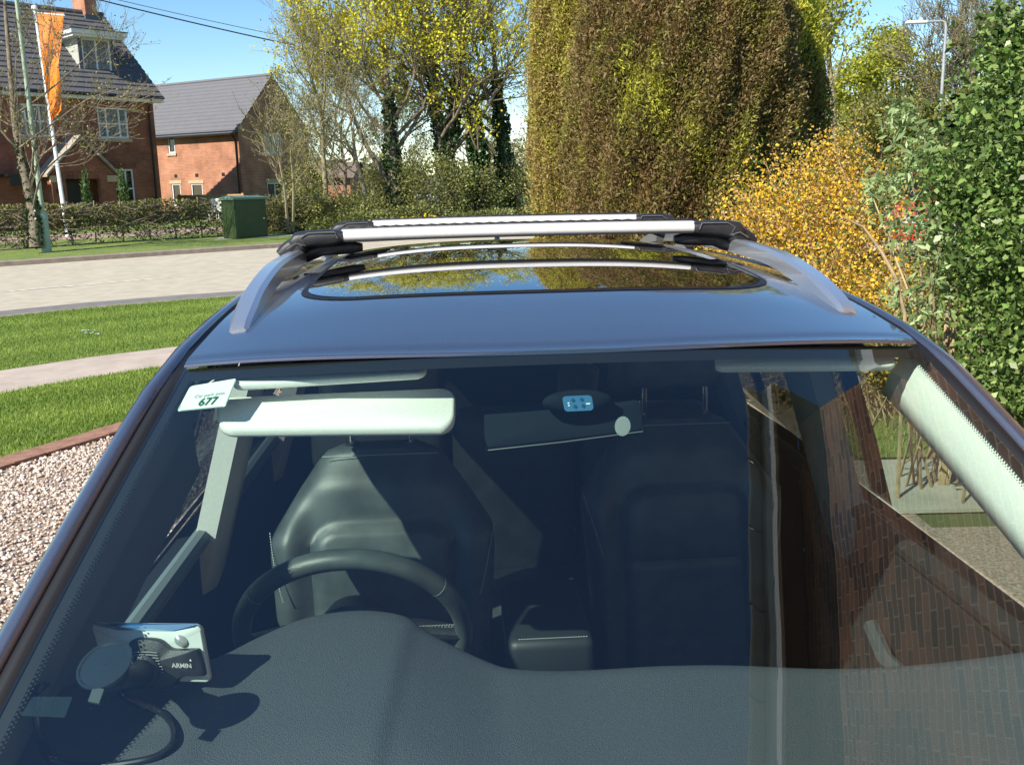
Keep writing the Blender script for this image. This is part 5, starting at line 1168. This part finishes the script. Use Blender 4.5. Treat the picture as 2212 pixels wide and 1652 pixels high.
# lower body, bonnet, wheels
WHL = ((.22, 0), (3.02, 0)); RW = .37
def bw(y): return interp(y, [(-.62, .62), (-.45, .80), (-.1, .90), (.8, .925), (2.8, .93), (3.7, .88), (4.02, .80), (4.12, .66)])
def belt(y): return interp(y, [(-.62, .78), (-.4, .90), (.2, .99), (.75, 1.075), (1.2, 1.085), (3.5, 1.10), (4.12, 1.06)])
for s in (-1, 1):
    bm = bmesh.new(); ys = [-.62+i*.04 for i in range(int(4.74/.04)+1)]; fr_ = [0, .06, .15, .25, .35, .45, .55, .65, .75, .84, .92, .97, 1]; G_ = []
    for y in ys:
        w_, bt = bw(y), belt(y); row = []
        for f in fr_:
            z = lerp(.24, bt, f); x = w_*(1-.07*(1-sstep(0, .18, f)))-.012*(1-sin(pi*f))-.075*sstep(.82, 1, f)-.012*sin(pi*min(1, f*2.2)); row.append(bm.verts.new((s*x, y, z)))
        G_.append(row)
    for i in range(len(ys)-1):
        for j in range(len(fr_)-1):
            q = [G_[i][j], G_[i+1][j], G_[i+1][j+1], G_[i][j+1]]
            if all(any(math.hypot(v.co.y-wy, v.co.z-RW) < .42 for wy, _ in WHL) for v in q): continue
            bm.faces.new(q)
    for v in bm.verts:
        for wy, _ in WHL:
            d = Vector((v.co.y-wy, v.co.z-RW))
            if 0 < d.length < .42: d = d.normalized()*.42; v.co.y = wy+d.x; v.co.z = max(RW+d.y, .22)
    bmesh.ops.delete(bm, geom=[v for v in bm.verts if not v.link_faces], context='VERTS')
    me = bpy.data.meshes.new('body_side'); bm.to_mesh(me); bm.free(); me.materials.append(M['paint']); me.polygons.foreach_set('use_smooth', [True]*len(me.polygons)); me.uv_layers.new(); o = bpy.data.objects.new('body_side', me); COL.objects.link(o); o.parent = car
    for wy, _ in WHL:
        b = MB(); b.tube([(s*.68, wy, RW), (s*.69, wy, RW), (s*.895, wy, RW), (s*.905, wy, RW)], [RW-.05, RW-.01, RW-.01, RW-.04], 36); w_ = b.build('wheel', M['tyre'], car, smooth=True, sharp=50)
        b = MB()
        for k in range(5):
            a = 2*pi*k/5+.3; b.tube([(s*.91, wy+.04*cos(a), RW+.04*sin(a)), (s*.905, wy+.25*cos(a), RW+.25*sin(a))], [.045, .03], 6)
        b.loft([[(s*x, wy+r*cos(a), RW+r*sin(a)) for a in [2*pi*i/32 for i in range(32)]] for x, r in ((.80, .24), (.906, .26), (.908, .275))]); b.build('rim', M['alloy'], w_, smooth=True, sharp=50)
        b = MB(); b.loft([[(s*x, wy+.43*cos(a), RW+.43*sin(a)) for a in [2*pi*i/24 for i in range(24)]] for x in (.60, .88)]); b.build('wheel_arch', M['trimblack'], w_)
    # door mirror
    dm_ = MB(); dm_.rbox((s*1.00-.09, .93, 1.04), (s*1.00+.09, 1.06, 1.20), .04); m_ = dm_.build('door_mirror', M['paint'], car, smooth=True)
    dm_ = MB(); dm_.tube([(s*.86, 1.02, 1.06), (s*.94, 1.0, 1.08)], .03, 8); dm_.build('mirror_arm', M['blackpl'], m_, smooth=True)
    dm_ = MB(); dm_.box((s*1.00-.07, 1.061, 1.06), (s*1.00+.07, 1.064, 1.18)); dm_.build('mirror_glass', M['chrome'], m_)
    b = MB(); b.rbox((s*.66-.14, -.60, .66), (s*.66+.14, -.36, .80), .04); b.build('headlight', M['lampc'], car, smooth=True)
    b = MB(); b.rbox((s*.72-.07, 4.04, .82), (s*.72+.07, 4.11, 1.04), .03); b.build('tail_light', M['red'], car, smooth=True)
    for y in (2.16, 1.15, 3.0):
        b = MB(); b.box((s*.945-.003, y-.002, .42), (s*.945+.003, y+.002, 1.0))
b = MB(); V = []; n1, n2 = 20, 24
for j in range(n1+1):
    y = lerp(-.62, .74, j/n1)
    for i in range(n2+1):
        s = -1+2*i/n2; yy = y if j else y-.0; ye = .58+.13*s*s; yy = lerp(-.62+.12*s*s, ye, j/n1); hw = bw(yy)-.09; V.append((s*hw, yy, belt(yy)+.05*(1-s*s)-.01*sstep(.9, 1, abs(s))))
b.add(V, [(j*(n2+1)+i, j*(n2+1)+i+1, (j+1)*(n2+1)+i+1, (j+1)*(n2+1)+i) for j in range(n1) for i in range(n2)]); b.build('bonnet', M['paint'], car, smooth=True, sharp=80)
b = MB(); b.rbox((-.68, -.70, .25), (.68, -.45, .80), .06); bp_ = b.build('front_bumper', M['paint'], car, smooth=True)
b = MB(); b.rbox((-.32, -.715, .52), (.32, -.69, .76), .01); b.build('grille', M['gloss'], bp_)
b = MB(); b.rbox((-.76, 3.98, .28), (.76, 4.18, .66), .06); b.build('rear_bumper', M['blackpl'], car, smooth=True)
b = MB(); b.rbox((-.78, 3.98, .60), (.78, 4.08, 1.08), .03); tg = b.build('tailgate', M['paint'], car, smooth=True)
b = MB(); b.add([(-.70, 4.03, 1.07), (.70, 4.03, 1.07), (.52, 3.90, 1.52), (-.52, 3.90, 1.52)], [(0, 1, 2, 3)]); b.build('rear_window', M['gloss'], tg)
b = MB(); b.rbox((-.55, 3.84, 1.545), (.55, 4.06, 1.585), .015); b.build('spoiler', M['paint'], tg, smooth=True)
b = MB(); ac = cl(1074, 524, 3.75); 
b.loft([[(ac.x+r*cos(a), ac.y+r*.9*sin(a), ac.z+h) for a in [2*pi*i/20 for i in range(20)]] for r, h in ((.035, -.03), (.036, -.005), (.034, .003), (.025, .010), (.011, .013), (.009, .024), (.003, .026))], cap=True); b.build('aerial_base', M['gloss'], car, smooth=True)

# ------------------------------------------------------------------ roof bars
def roof_bar(label, yl, zt, xs_, xf, dep):
    c = thing('roof_bar', carw((0, yl, 0)), label, 'roof bar', 'aluminium roof bars across the car roof', rz=YAW)
    prof = [(-dep, -.004), (-dep*.93, .006), (-dep*.6, .013), (0, .016), (dep*.6, .012), (dep*.95, .004), (dep, -.004), (dep*.6, -.013), (0, -.017), (-dep*.6, -.016), (-dep*.92, -.011)]
    b = MB(); b.loft([[(x, y, zt-.016+z+.004*(1-(x/.5)**2)) for y, z in prof] for x in [lerp(-xs_, xs_, i/12) for i in range(13)]], cap=True); b.build('bar', M['alu'], c, smooth=True, sharp=50)
    b = MB(); rings = []
    for i in range(61):
        x = lerp(-xs_, xs_, i/60); rings.append([(x, y, zt+.0042-.0002+.004*(1-(x/.5)**2)+(.0022 if i % 2 else 0)+h) for y, h in ((.004, -.006), (.006, 0), (.026, 0), (.028, -.006))])
    b.loft(rings, closed=False); b.build('rubber_strip', M['trimblack'], c)
    for s in (-1, 1):
        xi = xs_-.005; pts = [(xi-.0, zt-.018, 1.05, .020), (xi+.02, zt-.019, 1.12, .024), (xi+.07, zt-.021, 1.15, .028), (xi+.115, zt-.027, 1.15, .030), (xf-.035, zt-.036, 1.1, .034), (xf-.012, zt-.052, 1.0, .036), (xf+.006, zt-.068, .9, .034)]
        rings = []
        cp = catmull([(x, z, 0) for x, z, *_ in pts], 4); cd = catmull([(d, h, 0) for _, _, d, h in pts], 4)
        for i, (p, q) in enumerate(zip(cp, cd)):
            nx_ = cp[min(i+1, len(cp)-1)]-cp[max(i-1, 0)]; nx_ = Vector((nx_.x, nx_.y)).normalized(); nrm = Vector((-nx_.y, nx_.x))
            rings.append([(s*(p.x+nrm.x*q.y*.80*sa), dep*q.x*ca, p.y+nrm.y*q.y*.80*sa) for ca, sa in [(abs(cos(a))**.6*(1 if cos(a) > 0 else -1), abs(sin(a))**.6*(1 if sin(a) > 0 else -1)) for a in [2*pi*k/24 for k in range(24)]]])
        b = MB(); b.loft(rings, cap=True)
        # underside clamp reaching in below the bar and gripping the rail
        b.tube([(s*(xi-.045), 0, zt-.046), (s*(xi-.02), 0, zt-.046), (s*(xi+.06), 0, zt-.048), (s*(xf-.03), 0, zt-.068)], [.010, .016, .018, .02], 12, flat=1)
        ft = b.build('foot', M['blackpl'], c, smooth=True, sharp=60)
        b = MB(); pp = [(xi+.012, -.006), (xi+.018, .010), (xi+.085, .009), (xi+.105, -.004), (xf-.055, -.022), (xf-.03, -.016), (xf-.008, -.030)]
        b.tube([(s*x, -dep*1.13-.0015, zt-.014+z) for x, z in pp], .0016, 5); b.build('grey_inlay', mat('grey rubber inlay', (.12, .12, .125), .6), ft)
    return c
roof_bar('front aluminium roof bar with black end feet, the nearer and larger one', 2.49, 1.754, .455, .598, .037)
roof_bar('rear aluminium roof bar seen just behind and above the front one', 3.22, 1.752, .44, .585, .037)

# ------------------------------------------------------------------ things on and behind the windscreen
def bil(q): return lambda x, y: (q[0].lerp(q[1], x)).lerp(q[3].lerp(q[2], x), y)
def text_on(txt, h, cx, cy, asp, f, m, name, parent, origin, align='CENTER', bold=0):
    o = text_mesh(txt, h, m, name, None, Matrix.Identity(4), align, bold)
    for v in o.data.vertices: p = f(cx+v.co.x/asp, cy-v.co.y); v.co = p-origin
    o.parent = parent; return o
def wq(pix_, below): return [carw(glasshit(u, v, below)) for u, v in pix_]
qs_ = wq([(411, 834), (512, 817), (487, 879), (382, 889)], .0035); ctr = sum(qs_, Vector())/4
t_ = thing('car_park_pass', ctr, 'white and green paper permit numbered 677 stuck inside the top left windscreen corner', 'sticker')
b = slabquad(*[p-ctr for p in qs_], .0004, .10, asp=1.5); pp_ = b.build('paper', M['paper'], t_)
up_ = Vector((0, -.0009, .0012)); f = bil(qs_); f2 = lambda x, y: f(x, y)+up_
text_on('677', .38, .58, .76, 1.5, f2, M['green'], 'number', pp_, ctr, bold=.006)
text_on('Car park pass', .17, .55, .50, 1.5, f2, M['greyink'], 'heading', pp_, ctr)
b = MB(); 
for (x0, y0, x1, y1) in ((.985, .06, 1.0, .95), (.06, .985, .95, 1.0), (0, .75, .012, .95)): b.add([f2(x0, y0)-ctr, f2(x1, y0)-ctr, f2(x1, y1)-ctr, f2(x0, y1)-ctr], [(0, 1, 2, 3)])
b.build('green_border', M['green'], pp_)
# round sticker
cc_ = carw(glasshit(1345, 920, .004)); t_ = thing('round_sticker', cc_, 'small round silver grey sticker on the glass beside the mirror', 'sticker')
dxv = (carw(glasshit(1362, 919, .004))-cc_); dyv = (carw(glasshit(1345, 899, .004))-cc_)
b = MB(); b.add([Vector()]+[dxv*cos(a)+dyv*sin(a) for a in [2*pi*i/28 for i in range(28)]], [(0, 1+i, 1+(i+1) % 28) for i in range(28)]); rs = b.build('disc', mat('silver paper', (.20, .23, .23), .5), t_)
b = MB()
for k in range(-3, 4):
    for j in range(-4, 5):
        x, y = k*.22+j*.06, j*.19
        if x*x+y*y > .72: continue
        e = lambda a, c_: dxv*a+dyv*c_+Vector((0, -.0007, .001)); b.add([e(x-.06, y-.04), e(x+.03, y-.06), e(x+.07, y+.03), e(x-.03, y+.05)], [(0, 1, 2, 3)])
b.build('print', M['greyink'], rs)
# clear tape
qs_ = wq([(70, 1504), (157, 1504), (140, 1549), (44, 1545)], .0035); ctr = sum(qs_, Vector())/4
tm = bpy.data.materials.new('clear tape'); tm.use_nodes = True; tt = tm.node_tree; pb_ = tt.nodes['Principled BSDF']; pb_.inputs['Base Color'].default_value = (.12, .2, .26, 1); pb_.inputs['Alpha'].default_value = .06; pb_.inputs['Roughness'].default_value = .3
b = slabquad(*[p-ctr for p in qs_], .0003, .08, asp=2); o = b.build('clear_tape', tm); o.location = ctr; tag(o, 'clear sticky tape patch at the lower left windscreen edge', 'tape')

# satellite navigation unit
q = [carw(cl(*p)) for p in ((199, 1344, 1.25), (436, 1347, 1.25), (458, 1472, 1.245), (236, 1466, 1.245))]; ctr = sum(q, Vector())/4
nav = thing('navigation_device', ctr, 'silver backed satellite navigation unit on a black windscreen mount above the dashboard', 'navigation device')
ql = [p-ctr for p in q]; b = slabquad(*ql, .014, .09, asp=1.75); bd = b.build('back_shell', mat('silver grey plastic', (.62, .66, .65), .35, .1, coat=.3), nav, smooth=True, sharp=40)
fb = bil(ql); nrm = (ql[1]-ql[0]).cross(ql[3]-ql[0]).normalized(); nrm = nrm if nrm.y < 0 else -nrm
fs_ = lambda x, y, d=.0085: fb(x, y)+nrm*d
b = MB(); outl = [(.06, .04), (.25, .13), (.75, .13), (.94, .04)]
b.add([fs_(.02, -.01, .006), fs_(.98, -.01, .006)]+[fs_(x, y*.8, .0085) for x, y in outl[::-1]], [(0, 1, 2, 3, 4, 5)]); b.build('bevel', M['chrome'] if False else mat('bright bevel', (.7, .72, .72), .15, 1), bd)
b = MB(); c1 = fs_(.80, .28); b.loft([[c1+(ql[1]-ql[0]).normalized()*.0075*r*cos(a)+(ql[0]-ql[3]).normalized()*.0075*r*sin(a)+nrm*h for a in [2*pi*i/18 for i in range(18)]] for r, h in ((1.1, -.001), (1, .002), (.7, .0035), (.1, .004))]); b.build('button', mat('silver button', (.5, .53, .52), .2, .5), bd, smooth=True)
# cradle outline
ol3 = [(.32, .36), (.36, .27), (.44, .23), (.56, .23), (.64, .27), (.70, .38), (.76, .41), (.93, .40), (.965, .44), (.985, .80), (.95, .86), (.80, .87), (.73, .92), (.66, 1.04), (.50, 1.10), (.34, 1.06), (.27, .85), (.28, .55)]
ol3 = [(p.x, p.y) for p in catmull([(x, y, 0) for x, y in ol3+[ol3[0]]], 4)][:-1]
b = MB(); rings = [[fs_(.55+(x-.55)*k, .62+(y-.62)*k, d) for x, y in ol3] for k, d in ((1, .006), (1, .014), (.95, .018), (.5, .021), (.02, .022))]; b.loft(rings); cr = b.build('cradle', M['blackpl'], nav, smooth=True, sharp=50)
b = MB()
for k in range(8):
    y = .45+k*.047; n_ = 7; b.tube([fs_(lerp(.36, .60+.02*(k > 4), i/n_), y+.012*(1-(2*i/n_-1)**2)*-1, .0235) for i in range(n_+1)], .0008, 4)
b.build('speaker_slots', mat('slot edge', (.16, .18, .18), .4), cr)
text_on('ARMIN', .105, .80, .665, 1.75, lambda x, y: fs_(x, y, .0225)+Vector(), M['white'], 'lettering', cr, Vector(), bold=.003)
b = MB(); b.add([fs_(.882, .58, .0225), fs_(.902, .58, .0225), fs_(.892, .545, .0225)], [(0, 1, 2)]); b.build('triangle_mark', M['white'], cr)
# ball arm and suction cup
cup = carw(glasshit(225, 1434, .006)); gc = glasshit(225, 1434, 0)
zz_, tt_ = glassz(gc.x, gc.y); ss_ = gc.x/(.61+.12*tt_); gn = (gl_off(ss_, tt_, .01)-gl_off(ss_, tt_, 0)).normalized(); gn = (CARM.to_3x3() @ gn).normalized()
ax = Vector((1, 0, 0)); ax = (ax-gn*ax.dot(gn)).normalized(); ay = gn.cross(ax)
b = MB(); R_ = .0325
b.loft([[cup-ctr+(ax*cos(a)+ay*sin(a))*R_*k-gn*h for a in [2*pi*i/40 for i in range(40)]] for k, h in ((.02, .0), (.5, .0008), (.86, .0015), (.90, .0), (.985, .0), (1, .002), (.97, .005), (.8, .008), (.5, .016), (.3, .022))]); sc_ = b.build('suction_cup', mat('dark shiny rubber', (.02, .027, .032), .22, coat=.6, coatr=.15), nav, smooth=True, sharp=30)
tb = cup-ctr+(carw(glasshit(208, 1497, .006))-cup)*1.08; d1_ = (carw(glasshit(190, 1492, .006))-carw(glasshit(215, 1497, .006))).normalized()
b = MB(); b.loft([[tb+d1_*sx*.0075+ay*sy-gn*h for sx, sy in ((-1, .010), (1, .010), (1, -.008), (-1, -.008))] for h in (0, .003)], cap=True); b.build('pull_tab', mat('grey tab', (.05, .065, .07), .5), sc_)
b = MB(); j0 = cup-ctr-gn*.02; j1 = fs_(.42, .78, .02); b.tube([j0, j0.lerp(j1, .5)-gn*.008, j1], [.020, .013, .017], 14)
b.tube([j1+nrm*-.004, j1+nrm*.006, j1+nrm*.012], [.022, .022, .014], 20); b.build('ball_arm', M['blackpl'], cr, smooth=True, sharp=50)
# power cable
def dsh_pt(u, v, up=.004): p = dash_at(u, v); p.z += up; return carw(p)
pts = [fs_(.36, 1.02, .016)+ctr, carw(cl(262, 1490, 1.20)), carw(cl(275, 1508, 1.195)), carw(cl(305, 1522, 1.20)), dsh_pt(350, 1545), dsh_pt(374, 1575), dsh_pt(374, 1610), dsh_pt(340, 1638), dsh_pt(280, 1653), dsh_pt(200, 1660), carw(cl(110, 1640, 1.12)), carw(cl(86, 1590, 1.10)), carw(cl(77, 1540, 1.10)), carw(cl(78, 1500, 1.12)), carw(cl(100, 1478, 1.15)), dsh_pt(150, 1478), dsh_pt(200, 1490)]
b = MB(off=pts[0]); b.tube(catmull(pts, 6), .0042, 10); tag(b.build('power_cable', mat('glossy black cable', (.014, .014, .016), .18), smooth=True), 'thin black power cable looping over the dashboard below the navigation unit', 'cable')
pts = [carw(cl(121, 1658, 1.14)), carw(cl(93, 1590, 1.12)), carw(cl(84, 1540, 1.12)), carw(cl(86, 1502, 1.14))]
b = MB(off=pts[0]); b.tube(catmull(pts, 6), .003, 8); tag(b.build('power_cable', M['wire'], smooth=True), 'second strand of black cable hugging the left end of the windscreen', 'cable')
